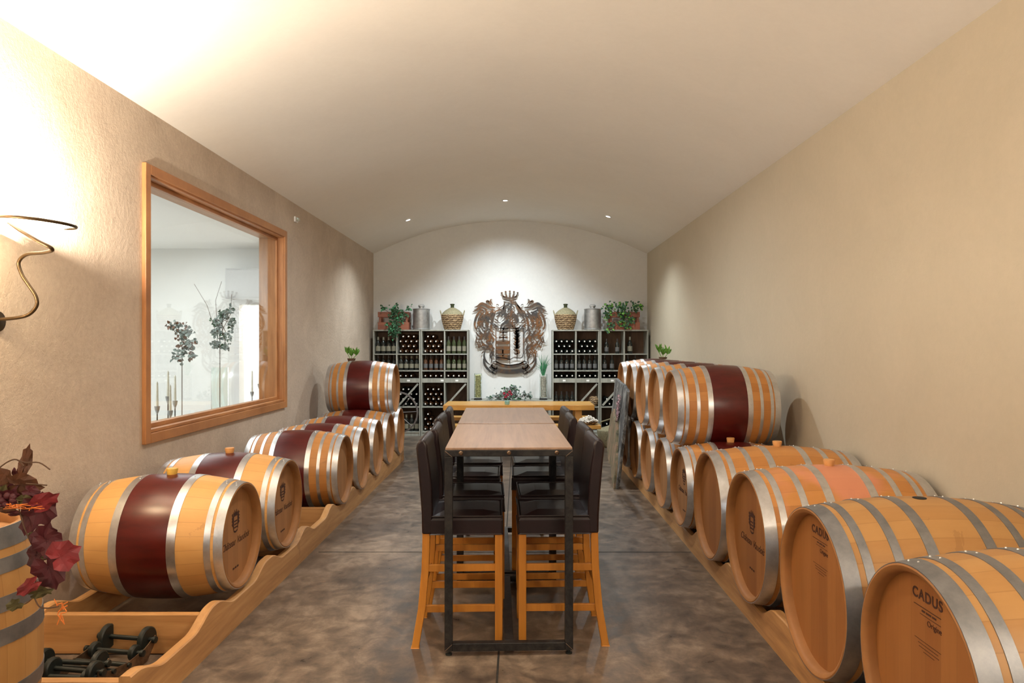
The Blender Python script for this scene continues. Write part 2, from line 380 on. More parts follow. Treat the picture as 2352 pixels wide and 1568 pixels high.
# the white room behind the window
AX0, AY0, AY1, AZ = -7.2, 2.4, 10.2, 2.93
struct(MB().box((AX0, AY0, -.1), (XW, AY1+2.5, 0)), 'floor_next_room', M['white'])
struct(MB().box((AX0, AY0, AZ), (XW, AY1+.15, AZ+.1)), 'ceiling_next_room', M['white'])
struct(MB().box((AX0-.1, AY0, 0), (AX0, AY1, AZ)), 'wall_next_room_far', M['white'])
struct(MB().box((AX0, AY0-.1, 0), (XW, AY0, AZ)), 'wall_next_room_near', M['white'])
DX0, DX1, DZ = -3.98, -3.05, 2.13
mb = MB().box((AX0, AY1, 0), (DX0, AY1+.15, AZ)).box((DX1, AY1, 0), (XW, AY1+.15, AZ)).box((DX0, AY1, DZ), (DX1, AY1+.15, AZ))
struct(mb, 'wall_next_room_end', M['white'])
struct(MB().box((AX0, AY1+2.4, 0), (XW, AY1+2.5, AZ)), 'wall_hall', M['white'])
mb = MB()
mb.box((DX0-.07, AY1-.03, 0), (DX0, AY1, DZ+.07)).box((DX1, AY1-.03, 0), (DX1+.07, AY1, DZ+.07)).box((DX0, AY1-.03, DZ), (DX1, AY1, DZ+.07))
struct(mb, 'trim_2', M['door_w'])

# ------------------------------------------------------------------ barrels
def barrel(name, label, group, Rh, Rb, L, hoops, band, mstave, mhead, mhoop, bung=None, stamp=None, stain=False):
    """axis = local X, front head at +L/2, z=0 at the axis"""
    t = thing(name, label, 'barrel', group=group)
    def r(x): return Rb-(Rb-Rh)*abs(2*x/L)**1.9
    n = 26; prof = [(r(-L/2+L*i/n), -L/2+L*i/n) for i in range(n+1)]
    ch = .045; ti = .026
    mb = MB()
    mb.cur = 0; mb.lathe([p for p in prof], 'x', seg=72)
    mb.cur = 1
    for sgn in (1, -1):
        pr = [(Rh, sgn*L/2), (Rh-.006, sgn*(L/2+.002)), (Rh-ti*.7, sgn*(L/2-.004)), (Rh-ti, sgn*(L/2-.016)), (Rh-ti, sgn*(L/2-ch-.006))]
        if sgn < 0: pr = pr[::-1]
        # front part goes outward->inward so that normals face out
        mb.lathe(pr, 'x', seg=72)
    mb.build('staves', [M[mstave], M['chime']], t, smooth=True)
    for sgn in (1, -1):
        mb = MB(); seg = 48; x0 = sgn*(L/2-ch)
        mb.disc(Rh-ti+.004, 'x', (x0, 0, 0), seg); mb.disc(Rh-ti+.004, 'x', (x0-sgn*.02, 0, 0), seg)
        mb.build('head', M[mhead], t)
    for a, b in hoops:
        for sgn in (1, -1):
            xa, xb = sgn*(L/2-a), sgn*(L/2-b)
            if xa > xb: xa, xb = xb, xa
            mb = MB(); e = .003; k = 3
            pr = [(r(xa)-.001, xa)]+[(r(xa+(xb-xa)*i/k)+e, xa+(xb-xa)*i/k) for i in range(k+1)]+[(r(xb)-.001, xb)]
            mb.lathe(pr, 'x', seg=72)
            mb.cur = 1
            xm = (xa+xb)/2; rr = r(xm)+e
            for da in (-.05, .05):
                an = PI/2+da+.15; mb.ball((xm+da*.12, rr*math.cos(an), rr*math.sin(an)), .004, 8, 4)
            mb.build('hoop', [M[mhoop], M['rivet']], t, smooth=True)
    if band:
        xa, xb = L/2-band[1], L/2-band[0]; k = 8
        MB().lathe([(r(xa)-.002, xa)]+[(r(xa+(xb-xa)*i/k)+.0012, xa+(xb-xa)*i/k) for i in range(k+1)]+[(r(xb)-.002, xb)], 'x', seg=72).build('painted_band', M['red'], t, smooth=True)['label'] = 'wine-red painted middle band'
    if bung == 'hole':
        MB().lathe([(1e-4, Rb+.0015), (.028, Rb+.0015), (.028, Rb-.02)], 'z', seg=20).build('bung_hole', M['black'], t)
    elif bung:
        MB().lathe([(.024, Rb-.01), (.031, Rb+.028), (.029, Rb+.034), (1e-4, Rb+.034)], 'z', seg=18).build('bung', M['bung_y' if bung == 'y' else 'bung'], t, smooth=True)
    if stamp: stamp(t, L/2-ch+.0008)
    return t
def text_mesh(body, size, x, y, z, shear=0, bold=0, align='CENTER', space=1.0):
    cu = bpy.data.curves.new('t', 'FONT'); cu.body = body; cu.size = size; cu.shear = shear; cu.align_x = align; cu.extrude = .0004; cu.offset = bold; cu.space_character = space
    ob = bpy.data.objects.new('t', cu); C.objects.link(ob); bpy.context.view_layer.update()
    me = bpy.data.meshes.new_from_object(ob.evaluated_get(bpy.context.evaluated_depsgraph_get()))
    bpy.data.objects.remove(ob); bpy.data.curves.remove(cu)
    # text x -> +Y, text y -> +Z, facing +X
    vs = [(x+v.co.z, y+v.co.x, z+v.co.y) for v in me.vertices]; fs = [tuple(p.vertices) for p in me.polygons]
    bpy.data.meshes.remove(me)
    return vs, fs
def stamp_cadus(t, x):
    mb = MB()
    mb.add(*text_mesh('CADUS', .047, x, 0, .237, 0, .0011, space=1.15))
    mb.box((x-.0004, -.075, .213), (x+.0004, .075, .2155))
    for a, b in ((-.03, -.012), (-.006, .022), (.028, .05)): mb.box((x-.0004, a, .200), (x+.0004, b, .206))
    mb.box((x-.0004, -.04, .190), (x+.0004, .075, .1915))
    mb.add(*text_mesh('Origine', .026, x, .04, .165))
    for i, (a, b) in enumerate(((-.07, .075), (-.05, .06), (-.045, .065), (-.02, .04))): mb.box((x-.0004, a, .105-i*.011), (x+.0004, b, .1065-i*.011))
    mb.build('head_stamp', M['ink'], t)['label'] = 'dark branded lettering on the head'
def crest_small(mb, x, z0, s):
    F_ = frame((x, 0, z0), (0,1,0), (0,0,1))
    def pr(p): mb.prism([(a*s, b*s) for a, b in p], F_, .0006)
    pr([(-.30,0), (-.34,.25), (-.34,.75), (-.25,.75), (-.25,.25), (-.22,.05)]); pr([(.30,0), (.22,.05), (.25,.25), (.25,.75), (.34,.75), (.34,.25)])
    pr([(-.30,0), (-.2,-.12), (0,-.17), (.2,-.12), (.30,0), (.2,-.03), (0,-.09), (-.2,-.03)])
    for k in range(3): pr([(-.2,.08+.17*k), (.2,.08+.17*k), (.2,.15+.17*k), (-.2,.15+.17*k)])
    for sg in (-1, 1):
        for k in range(4): pr([(sg*.34, .2+.17*k), (sg*.52, .32+.17*k), (sg*.44, .42+.17*k), (sg*.34, .38+.17*k)][::sg])
    pr([(-.26,.72), (.26,.72), (.30,1.0), (.18,.86), (.12,1.08), (0,.88), (-.12,1.08), (-.18,.86), (-.30,1.0)])
def stamp_chateau(t, x):
    mb = MB(); crest_small(mb, x, .03, .105)
    mb.add(*text_mesh('Ch\u00e2teau', .057, x, -.105, -.055, .45, 0)); mb.add(*text_mesh('Vaudois', .057, x, .105, -.055, .45, 0))
    for i in range(3): mb.box((x-.0004, -.04+.03*i, -.19), (x+.0004, -.02+.03*i, -.18))
    mb.build('head_stamp', M['ink'], t)['label'] = 'dark branded crest and script on the head'
HA = [(0, .045), (.060, .092), (.231, .275)]
HB = [(0, .048), (.060, .086), (.145, .170), (.230, .270)]
HC_ = [(0, .062), (.086, .120), (.205, .240), (.335, .378)]
GL, GR, GU = 'red-banded barrels on the left rack', 'barrels in the bottom row of the right rack', 'barrels in the upper row on the right'
zA, zB, zC = .478, .435, .49
PA = barrel('wine_barrel', 'pale oak barrel with wine-red middle and yellow bung, nearest of the left rack', GL, .289, .342, .81, HA, (.275, .535), 'stave_a', 'head_a', 'hoop', 'y', stamp_chateau)
PA.location = (-1.56-.405, 4.05, zA)
b2 = dup(PA, (-1.56-.405, 4.857, zA), 0, 'pale oak barrel with wine-red middle, second of the left rack, behind the nearest one')
for ch in b2.children:
    if ch.name.startswith('bung'): ch.data = ch.data.copy(); ch.data.materials[0] = M['bung']
PB = barrel('wine_barrel', 'red-banded barrel first beyond the empty slot of the left rack', GL, .295, .345, .81, HB, (.270, .540), 'stave_b', 'head_a', 'hoop', None, None)
PB.location = (-1.53-.405, 6.32, zB+.02)
Ls = ['red-banded barrel on the left rack, second beyond the empty slot', 'red-banded barrel on the left rack, third beyond the empty slot',
      'red-banded barrel on the left rack under the near side of the stacked one', 'last red-banded barrel on the left rack, next to the iron wheel']
for i, y in enumerate((7.06, 7.80, 8.54, 9.29)):
    dup(PB, (-1.53-.405, y, zB), 0, Ls[i])
dup(PB, (-1.53-.405, 8.915, 1.015), 0, 'single red-banded barrel stacked on top of the left row', 'red-banded barrels stacked above')
PBs = barrel('wine_barrel', 'small red-banded barrel with bung and crest behind the four big ones on the right', GR, .295, .345, .81, HB, (.270, .540), 'stave_b', 'head_a', 'hoop', 'o', stamp_chateau)
PBs.location = (1.24+.405, 5.54, zB+.02); PBs.rotation_euler = (0, 0, PI)
Lr = ['barrel in the bottom right row, below the nearest stacked barrel', 'barrel in the bottom right row, third of the small ones',
      'barrel in the bottom right row directly behind the slate slab', 'barrel in the bottom right row beyond the slate slab', 'farthest barrel of the bottom right row']
for i, y in enumerate((6.25, 6.96, 7.67, 8.38, 9.09)):
    dup(PB if i != 0 else PB, (1.24+.405, y, zB), PI, Lr[i], GR)
Lu = ['nearest stacked red-banded barrel on the right, seen almost whole', 'second stacked red-banded barrel on the right', 'third stacked red-banded barrel on the right',
      'fourth stacked red-banded barrel on the right', 'farthest stacked red-banded barrel on the right, near the wall rack']
for i, y in enumerate((5.895, 6.605, 7.315, 8.025, 8.735)):
    dup(PB, (1.25+.405, y, 1.043), PI, Lu[i], GU)
PC = barrel('wine_barrel', 'big orange oak barrel stamped CADUS at the right edge, nearest of all', GR, .35, .40, .95, HC_, None, 'stave_c', 'head_c', 'hoop_d', 'hole', stamp_cadus)
PC.location = (1.26+.475, 2.28, zC); PC.rotation_euler = (0, 0, PI)
dup(PC, (1.26+.475, 3.09, zC), PI, 'big oak barrel stamped CADUS with an open bung hole, second from the right edge')
M['stave_d'] = M['stave_b'].copy(); nt = M['stave_d'].node_tree
bs = nt.nodes['Principled BSDF']; src = bs.inputs['Base Color'].links[0].from_socket
tc = nt.nodes.new('ShaderNodeTexCoord'); sx = nt.nodes.new('ShaderNodeSeparateXYZ'); nt.links.new(tc.outputs['Object'], sx.inputs[0])
ab = nt.nodes.new('ShaderNodeMath'); ab.operation = 'ABSOLUTE'; nt.links.new(sx.outputs[0], ab.inputs[0])
nz = nt.nodes.new('ShaderNodeTexNoise'); nz.inputs['Scale'].default_value = 4; nt.links.new(tc.outputs['Object'], nz.inputs['Vector'])
ad = nt.nodes.new('ShaderNodeMath'); ad.operation = 'ADD'; nt.links.new(ab.outputs[0], ad.inputs[0]); nt.links.new(nz.outputs['Fac'], ad.inputs[1])
rp = nt.nodes.new('ShaderNodeMapRange'); rp.inputs[1].default_value = .72; rp.inputs[2].default_value = .55; nt.links.new(ad.outputs[0], rp.inputs[0])
ml = nt.nodes.new('ShaderNodeMath'); ml.operation = 'MULTIPLY'; ml.inputs[1].default_value = .75; nt.links.new(rp.outputs[0], ml.inputs[0])
mxn = nt.nodes.new('ShaderNodeMix'); mxn.data_type = 'RGBA'; nt.links.new(ml.outputs[0], mxn.inputs[0]); nt.links.new(src, mxn.inputs[6]); mxn.inputs[7].default_value = (.62, .24, .15, 1)
nt.links.new(mxn.outputs[2], bs.inputs['Base Color'])
PD = barrel('wine_barrel', 'big oak barrel with bung and crest on its head, third from the right edge', GR, .35, .395, .95, HC_, None, 'stave_d', 'head_c', 'hoop', 'o', stamp_chateau)
PD.location = (1.26+.475, 3.99, zC-.005); PD.rotation_euler = (0, 0, PI)
PE = dup(PD, (1.26+.475, 4.79, zC-.01), PI, 'big oak barrel with wooden bung and plain head, fourth from the right edge')
for ch in list(PE.children):
    if ch.name.startswith('head_stamp'): bpy.data.objects.remove(ch); continue
    if ch.name.startswith('staves'): ch.data = ch.data.copy(); ch.data.materials[0] = M['stave_b']

# ------------------------------------------------------------------ barrel racks
def rack(name, label, xo, xi, y0, y1, notches, rad, zlow, zpk, cross, sgn):
    t = thing(name, label, 'barrel rack', (0, 0, 0))
    def top(y):
        z = zpk
        for yn in notches:
            d = abs(y-yn)
            if d < rad: z = min(z, zlow+(zpk-zlow)*(0.5-0.5*math.cos(PI*min(1, max(0, (d-rad*.35)/(rad*.65))))))
        return z
    for nm, xa in (('rail', xo), ('rail', xi)):
        ys = [y0+(y1-y0)*i/260 for i in range(261)]
        x0, x1 = (xa, xa-.05*sgn) if nm == 'rail' and xa == xo else (xa, xa+.05*sgn)
        if x0 > x1: x0, x1 = x1, x0
        vs = []; fs = []
        for y in ys:
            z = top(y); c_ = .006
            vs += [(x0, y, 0), (x0, y, z-c_), (x0+c_, y, z), (x1-c_, y, z), (x1, y, z-c_), (x1, y, 0)]
        for i in range(260):
            a, b = 6*i, 6*i+6
            for k in range(6): fs.append((a+k, b+k, b+(k+1) % 6, a+(k+1) % 6))
        fs += [(0,1,2,3,4,5), tuple(6*260+5-k for k in range(6))]
        MB().add(vs, fs).build('rail', M['plank'], t)
    xa, xb = sorted((xo-.05*sgn, xi+.05*sgn))
    for yc in cross: MB().box((xa, yc-.022, .005), (xb, yc+.022, zlow+.07 if zlow+.07 < .2 else .2)).build('cross_board', M['plank_x'], t, bevel=.003)
    return t
LN = [3.28, 4.05, 4.857, 5.59, 6.32, 7.06, 7.80, 8.54, 9.29]
rack('barrel_rack', 'long pine barrel rack with scalloped rails along the left wall', -1.552, -2.44, 2.86, 9.66, LN, .37, .16, .225, [2.885, 3.6, 5.25, 5.95, 9.63], 1)
RN = [2.28, 3.09, 3.99, 4.79, 5.54, 6.25, 6.96, 7.67, 8.38, 9.09]
rack('barrel_rack', 'long pine barrel rack with scalloped rails along the right wall', 1.298, 2.1, 1.75, 9.5, RN, .37, .115, .20, [1.8, 2.7, 3.55, 9.47], -1)

# ------------------------------------------------------------------ high tables and stools
TA = R(1.63)
def tpos(y, x=0):   # point on the rotated table axis
    bx = -.0475-(y-3.57)*math.tan(TA); return (bx+x*math.cos(TA), y+x*math.sin(TA))
def high_table(label, y0, L):
    p = tpos(y0); t = thing('high_table', label, 'table', (p[0], p[1], 0), TA, 'high tables joined end to end')
    W = .322; Ht = 1.035; q = .040
    MB().box((-W+.004, .004, Ht-.008), (W-.004, L-.004, Ht+.004)).build('tabletop', M['tabletop'], t, bevel=.002)
    mb = MB(); mb.box((-W, 0, Ht-q), (W, q, Ht-.008)).box((-W, L-q, Ht-q), (W, L, Ht-.008)).box((-W, q, Ht-q), (-W+q, L-q, Ht-.008)).box((W-q, q, Ht-q), (W, L-q, Ht-.008))
    fr = mb.build('top_frame', M['steel'], t, bevel=.003)
    mb = MB()
    for x in (-.24, .0, .24): mb.lathe([(.011, 0), (.011, -.004), (.006, -.009), (1e-4, -.009)], 'y', (x, 0, Ht-.022), 12)
    mb.build('bolt', M['plate'], fr, smooth=True)
    for y in (0, L-q):
        for sg in (-1, 1):
            xa, xb = sorted((sg*W, sg*(W-q)))
            lg = MB().box((xa, y, .022), (xb, y+q, Ht-q)).build('leg', M['steel'], t, bevel=.003)
            xm = (xa+xb)/2
            MB().lathe([(.017, 0), (.017, .008), (.007, .010), (.007, .024)], 'z', (xm, y+q/2, 0), 14).build('foot', M['rubber'], lg, smooth=True)
        MB().box((-W+q, y, .022), (W-q, y+q, .022+q)).build('floor_bar', M['steel'], t, bevel=.003)
    MB().box((-.024, q, .022), (.024, L-q, .022+q)).build('stretcher', M['steel'], t, bevel=.003)
    mb = MB()
    for sg in (-1, 1):
        for z0, z1 in ((Ht-.012, Ht-.04), (.026, .058)): mb.bar((sg*(W-.003), -.0008, z0), (sg*(W-q+.003), -.0008, z1), .0016, .004, (0, 1, 0))
    mb.build('weld_seam', M['weld'], t)
    return t
high_table('high table with wooden top and black steel frame, the nearer of the two', 3.57, 1.085)
high_table('high table with wooden top and black steel frame, the farther of the two', 4.69, 1.18)
def make_stool(label):
    t = thing('bar_stool', label, 'bar stool', group='leather bar stools')
    mb = MB(); n = 8
    ys = [-.205, -.195, -.1, 0, .1, .195, .205]; xs_ = [-.17, -.1, 0, .1, .19, .203]
    # seat cushion: lower box with domed top
    vs = []; fs = []
    for j, y in enumerate(ys):
        for i, x in enumerate(xs_):
            ed = max(abs(y)/.205, abs(x-.015)/.19); z = .682-.018*max(0, ed-.55)/.45-(.012 if ed > .985 else 0)
            vs.append((x, y, z))
    nx = len(xs_)
    for j in range(len(ys)-1):
        for i in range(nx-1): a = j*nx+i; fs.append((a, a+1, a+nx+1, a+nx))
    nb = len(vs); per = [i for i in range(nx)]+[j*nx+nx-1 for j in range(1, len(ys))]+[(len(ys)-1)*nx+i for i in range(nx-2, -1, -1)]+[j*nx for j in range(len(ys)-2, 0, -1)]
    for k in per: vs.append((vs[k][0], vs[k][1], .575))
    m_ = len(per)
    for k in range(m_): fs.append((per[k], nb+k, nb+(k+1) % m_, per[(k+1) % m_]))
    fs.append(tuple(nb+k for k in range(m_)))
    mb.add(vs, fs); st = mb.build('seat', M['leather'], t, bevel=.006)
    piping = MB(); piping.tube([(.2, -.2, .668), (-.165, -.2, .668)], .004, 6); piping.tube([(.2, .2, .668), (-.165, .2, .668)], .004, 6); piping.tube([(.2, -.2, .668), (.2, .2, .668)], .004, 6)
    piping.build('piping', M['leather'], st, smooth=True)
    prof = [(-.158, .575), (-.155, .70), (-.160, .82), (-.172, .93), (-.183, 1.0), (-.184, 1.035), (-.196, 1.060), (-.218, 1.066), (-.238, 1.050), (-.243, 1.02), (-.233, .93), (-.222, .80), (-.214, .68), (-.212, .575)]
    F_ = frame((0, .205, 0), (1, 0, 0), (0, 0, 1))
    MB().prism(prof, F_, .41).build('backrest', M['leather'], t, smooth=True, bevel=.012, autosm=50)
    for sy in (-1, 1):
        mb = MB(); pts = [(-.19, sy*.182, .58), (-.195, sy*.184, .4), (-.212, sy*.192, .2), (-.245, sy*.205, 0)]
        vs = []; h_ = .019
        for x, y, z in pts: vs += [(x-h_, y-h_, z), (x+h_, y-h_, z), (x+h_, y+h_, z), (x-h_, y+h_, z)]
        fs = [(i*4+k, i*4+(k+1) % 4, i*4+4+(k+1) % 4, i*4+4+k) for i in range(3) for k in range(4)]+[(0,1,2,3), (15,14,13,12)]
        mb.add(vs, fs).build('leg', M['stool_wood'], t, bevel=.003)
        MB().box((.164, sy*.182-.02, 0), (.203, sy*.182+.02, .58)).build('leg', M['stool_wood'], t, bevel=.003)
        for z in (.40, .19):
            MB().bar((-.20 if z > .3 else -.213, sy*.186, z), (.166, sy*.182, z), .018, .036).build('stretcher', M['stool_wood'], t, bevel=.002)
    MB().bar((.183, -.165, .27), (.183, .165, .27), .018, .036).build('stretcher', M['stool_wood'], t, bevel=.002)
    MB().bar((-.207, -.17, .30), (-.207, .17, .30), .018, .036).build('stretcher', M['stool_wood'], t, bevel=.002)
    return t
s0 = None
ordl = ['nearest', 'second', 'third', 'farthest']
for side, xo, nm in ((-1, -.235, 'left'), (1, .255, 'right')):
    for i, y in enumerate((3.89, 4.395, 5.02, 5.56)):
        lab = 'dark leather bar stool, %s one on the %s side of the high tables' % (ordl[i], nm)
        p = tpos(y, xo); jit = [(.0, 0), (.012, .8), (-.01, -1), (.008, 1)][i]
        rz = TA+R(jit[1])+(0 if side < 0 else PI)
        if s0 is None: s0 = make_stool(lab); s0.location = (p[0]+jit[0], p[1], 0); s0.rotation_euler = (0, 0, rz)
        else: dup(s0, (p[0]+jit[0], p[1], 0), rz, lab)

# ------------------------------------------------------------------ pine trestle table at the back, things on it
t = thing('picnic_table', 'bright pine trestle table with attached benches standing before the back wall', 'table', (0, 9.99, 0))
def slab(x0, x1, y0, y1, z0, z1, seed, wob=.012):
    rnd = random.Random(seed); n = 22; top = []
    for i in range(n+1):
        top.append((x0+(x1-x0)*i/n, y0+rnd.uniform(-wob, wob)))
    bot = [(x1-(x1-x0)*i/n, y1+rnd.uniform(-wob, wob)) for i in range(n+1)]
    return MB().prism(top+bot, Matrix.Translation((0, 0, z0)), z1-z0)
slab(-1.02, 1.03, -.34, .34, .672, .744, 1).build('tabletop', M['pine_bright'], t, bevel=.008)
slab(-1.05, 1.08, -.66, -.42, .455, .505, 2, .008).build('bench_seat', M['pine_bright'], t, bevel=.006)
slab(-1.05, 1.08, .42, .66, .455, .505, 3, .008).build('bench_seat', M['pine_bright'], t, bevel=.006)
for x in (-.75, .75):
    MB().box((x-.035, -.6, .385), (x+.035, .6, .453)).build('bench_bearer', M['pine_bright'], t, bevel=.004)
    for sy in (-1, 1): MB().bar((x+.07, sy*.20, .67), (x+.07, sy*.36, 0), .07, .09, (1, 0, 0)).build('leg', M['pine_bright'], t, bevel=.004)
t = thing('tealight_holder', 'small turquoise glazed tealight cup on the pine table', 'cup', (-.155, 9.72, .745))
MB().lathe([(.028, 0), (.034, .01), (.036, .05), (.032, .055), (.028, .02), (1e-4, .015)], 'z').build('cup', M['turq'], t, smooth=True)
# shell-filled basket on the bench
t = thing('basket', 'round basket heaped with pale corks on the right end of the pine bench', 'basket', (.92, 9.45, .506))
MB().lathe([(1e-4, 0), (.09, 0), (.13, .035), (.135, .045), (.125, .045), (.08, .012), (1e-4, .012)], 'z').build('bowl', M['wicker'], t, smooth=True)
rnd = random.Random(5); mb = MB()
for k in range(90):
    a = rnd.uniform(0, 2*PI); r_ = .12*math.sqrt(rnd.random()); z = .04+.065*(1-(r_/.12)**2)*rnd.uniform(.6, 1)
    c = Vector((r_*math.cos(a), r_*math.sin(a), z)); d = Vector((rnd.uniform(-1, 1), rnd.uniform(-1, 1), rnd.uniform(-.6, .6))).normalized()*.02
    mb.tube([c-d, c+d], .011, 6)
o = mb.build('corks', M['cap'], t); o['kind'] = 'stuff'

# ------------------------------------------------------------------ wall racks with bottles
YS = 12.22; YW = 12.595; DP = YW-YS
def px2x(px, Y=YS): return (px-CX)*Y/F
ZT, Z1, Z2, Z3a, Z3b, Z4, ZBt = 1.818, 1.408, 1.123, .985, .912, .502, .075
def wall_rack(label, x0, x1, braces, cards):
    t = thing('wine_rack', label, 'wine rack', ((x0+x1)/2, YS, 0), 0, 'grey wooden wine racks against the back wall')
    W = (x1-x0)/2-.004; q = .022
    for x in (-W, W-q): MB().box((x, 0, 0), (x+q, DP, ZT-q)).build('side_panel', M['rack'], t, bevel=.002)
    MB().box((-W, -.005, ZT-q), (W, DP, ZT)).build('top_board', M['rack'], t, bevel=.002)
    for z in (Z1, Z2, Z4, ZBt): MB().box((-W+q, .004, z-.018), (W-q, DP-.012, z)).build('shelf', M['rack'], t)
    MB().box((-W+q, 0, Z3b), (W-q, DP-.012, Z3a)).build('label_rail', M['rack'], t, bevel=.002)
    MB().box((-W+q, .012, .0), (W-q, .03, ZBt-.018)).build('kickboard', M['rack'], t)
    for za, zb in ((Z1, ZT-q), (Z2, Z1-.018), (Z3a, Z2-.018), (Z4, Z3b), (ZBt, Z4-.018)):
        MB().box((-q/2, .002, za), (q/2, DP-.012, zb)).build('divider', M['rack'], t)
    MB().box((-W+q, DP-.012, 0), (W-q, DP-.001, ZT-q)).build('back_panel', M['rackback'], t)
    for c_ in braces:
        xa, xb = (-W+q, -q/2) if c_ == 0 else (q/2, W-q)
        MB().bar((xa+.02, .02, Z4+.02), (xb-.02, .02, Z3b-.02), .03, .022, (0, 1, 0)).build('brace', M['rack'], t)
    for cx in cards:
        MB().box((cx*W-.024, -.003, (Z3a+Z3b)/2-.014), (cx*W+.024, -.0005, (Z3a+Z3b)/2+.014)).build('price_card', M['card'], t)
    return (x0+x1)/2, W, q
edges = [(px2x(856), px2x(966)), (px2x(966), px2x(1076)), (px2x(1268), px2x(1378)), (px2x(1378), px2x(1490))]
RK = [wall_rack('grey wooden wine rack in the left corner of the back wall', *edges[0], [1], [.5]),
      wall_rack('grey wooden wine rack left of the metal crest', *edges[1], [1], [-.1, .52]),
      wall_rack('grey wooden wine rack right of the metal crest', *edges[2], [1], [-.5, .5]),
      wall_rack('grey wooden wine rack in the right corner of the back wall', *edges[3], [0], [-.5, .5])]
NAMES = ['left corner rack', 'rack left of the crest', 'rack right of the crest', 'right corner rack']
def bottle_proto(kind):
    R_, Hh = (.038, .30)
    if kind == 'sparkling': R_, Hh = .043, .29
    t = thing('wine_bottle', 'x', 'bottle')
    gl = {'dark': 'bottle', 'brown': 'bottle_br', 'green': 'bottle_g', 'sparkling': 'bottle'}[kind]
    prof = [(1e-4, 0), (R_*.9, 0), (R_, .008), (R_, .17), (R_*.88, .195), (R_*.55, .22), (.0155, .245), (.0145, .285)]
    k = Hh/.30; prof = [(r_, z*k) for r_, z in prof]
    MB().lathe(prof, 'z', seg=14).build('glass', M[gl], t, smooth=True)
    return t, R_, Hh
def standing(kind):
    t, R_, Hh = bottle_proto(kind)
    MB().lathe([(.0165, .235*Hh/.3), (.016, .298*Hh/.3), (1e-4, .30*Hh/.3)], 'z', seg=12).build('capsule', M['cap_d' if kind != 'sparkling' else 'label'], t, smooth=True)
    MB().lathe([(R_+.001, .045), (R_+.001, .13)], 'z', seg=14).build('label', M['label' if kind in ('green',) else 'label_d' if kind in ('dark','brown') else 'label'], t, smooth=True)
    return t
def lying(kind):
    t, R_, Hh = bottle_proto(kind)
    MB().lathe([(.0135, .25), (.0108, .299), (1e-4, .30)], 'z', seg=10).build('cap', M['cap'], t, smooth=True)['label'] = 'pale capsule end'
    return t
protos = {('s', k): standing(k) for k in ('dark', 'green', 'brown', 'sparkling')}
protos.update({('l', k): lying(k) for k in ('dark', 'brown')})
used = set(); G = 'wine bottles in the wall racks'
def put(kind, loc, rot, label):
    p = protos[kind]
    g = ('upright ' if kind[0] == 's' else 'lying ')+label
    if kind not in used: used.add(kind); o = p; o.location = loc; o.rotation_euler = rot
    else: o = dup(p, loc, rot=rot)
    o['label'] = g; o['group'] = ('upright ' if kind[0] == 's' else 'lying ')+'wine bottles in the '+label.split(', ', 1)[1].split('tier, ')[-1].replace('leftmost in the ','').replace('rightmost in the ','').replace('second in the ','').replace('third in the ','').replace('single in the ','').replace('left in the ','').replace('right in the ','')
    return o
rnd = random.Random(11)
def cell(r_, c_):
    cx, W, q = RK[r_]
    return (cx-W+q+.004, cx-q/2-.004) if c_ == 0 else (cx+q/2+.004, cx+W-q-.004)
rown = ['top', 'second', 'third', 'fourth', 'bottom']
coln = ['left', 'right']
def col_word(kind): return {'dark': 'dark', 'brown': 'brown', 'green': 'green', 'sparkling': 'silvery'}[kind]
def stand(r_, c_, row, n, kind, slots=4):
    a, b = cell(r_, c_); z = [Z1, Z2, Z3a, Z4, ZBt][row]; sp = (b-a)/slots
    for i in range(n):
        off = sp*(i+.5) if slots != n or n == 4 else (b-a)*(i+.5)/n
        pos = {1: ['single'], 2: ['left', 'right'], 4: ['leftmost', 'second', 'third', 'rightmost']}[n][i]
        lab = '%s bottle, %s in the %s %s-row bin, %s' % (col_word(kind), pos, coln[c_], rown[row], NAMES[r_])
        hs = 1 if row != 1 else .88
        o = put(('s', kind), (a+off, YS+.09+rnd.uniform(-.006, .006), z+.0005), (0, 0, rnd.uniform(0, 6)), lab)
        if row == 1: o.scale = (.95, .95, .86)
def lie(r_, c_, row, rows, kind, x0=0, x1=1):
    a, b = cell(r_, c_); z = [Z1, Z2, Z3a, Z4, ZBt][row]; w_ = b-a; sp = w_/4
    for j, cnt in enumerate(rows):
        offs = [sp*(k+.5) for k in range(4)] if cnt == 4 or (j % 2 == 0) else [sp*(k+1) for k in range(3)]
        offs = offs[:cnt] if cnt > 0 else offs[cnt:]
        for xo in offs:
            pos = ['leftmost', 'second', 'third', 'rightmost'][min(3, int((xo/sp-.01)))]
            lab = '%s bottle, %s in %s tier, %s %s-row bin, %s' % (col_word(kind), pos, ['bottom', 'second', 'third', 'fourth', 'fifth'][j], coln[c_], rown[row], NAMES[r_])
            zz = z+.0435+j*.084
            o = put(('l', kind), (a+xo, YS+.335+rnd.uniform(-.004, .004), zz), (R(90), 0, 0), lab); o.scale = (1.12, 1.12, 1)
stand(0, 0, 0, 4, 'sparkling'); lie(0, 1, 0, [4, 3, 4, 3], 'brown')
lie(1, 0, 0, [4, 3, 4, 2], 'brown'); stand(1, 1, 0, 4, 'green')
stand(0, 0, 1, 4, 'dark'); stand(0, 1, 1, 4, 'sparkling'); stand(1, 0, 1, 4, 'brown'); stand(1, 1, 1, 4, 'green')
lie(0, 0, 2, [4], 'dark'); lie(0, 1, 2, [3], 'brown'); lie(1, 0, 2, [4], 'brown'); lie(1, 1, 2, [4], 'brown')
lie(0, 1, 3, [4, 3, 4, 3], 'dark'); lie(1, 0, 3, [4, 3, 4, 3], 'brown')
lie(1, 1, 3, [-2], 'brown'); stand(0, 1, 4, 4, 'sparkling'); lie(1, 0, 4, [4, 3, 2, 1], 'brown')
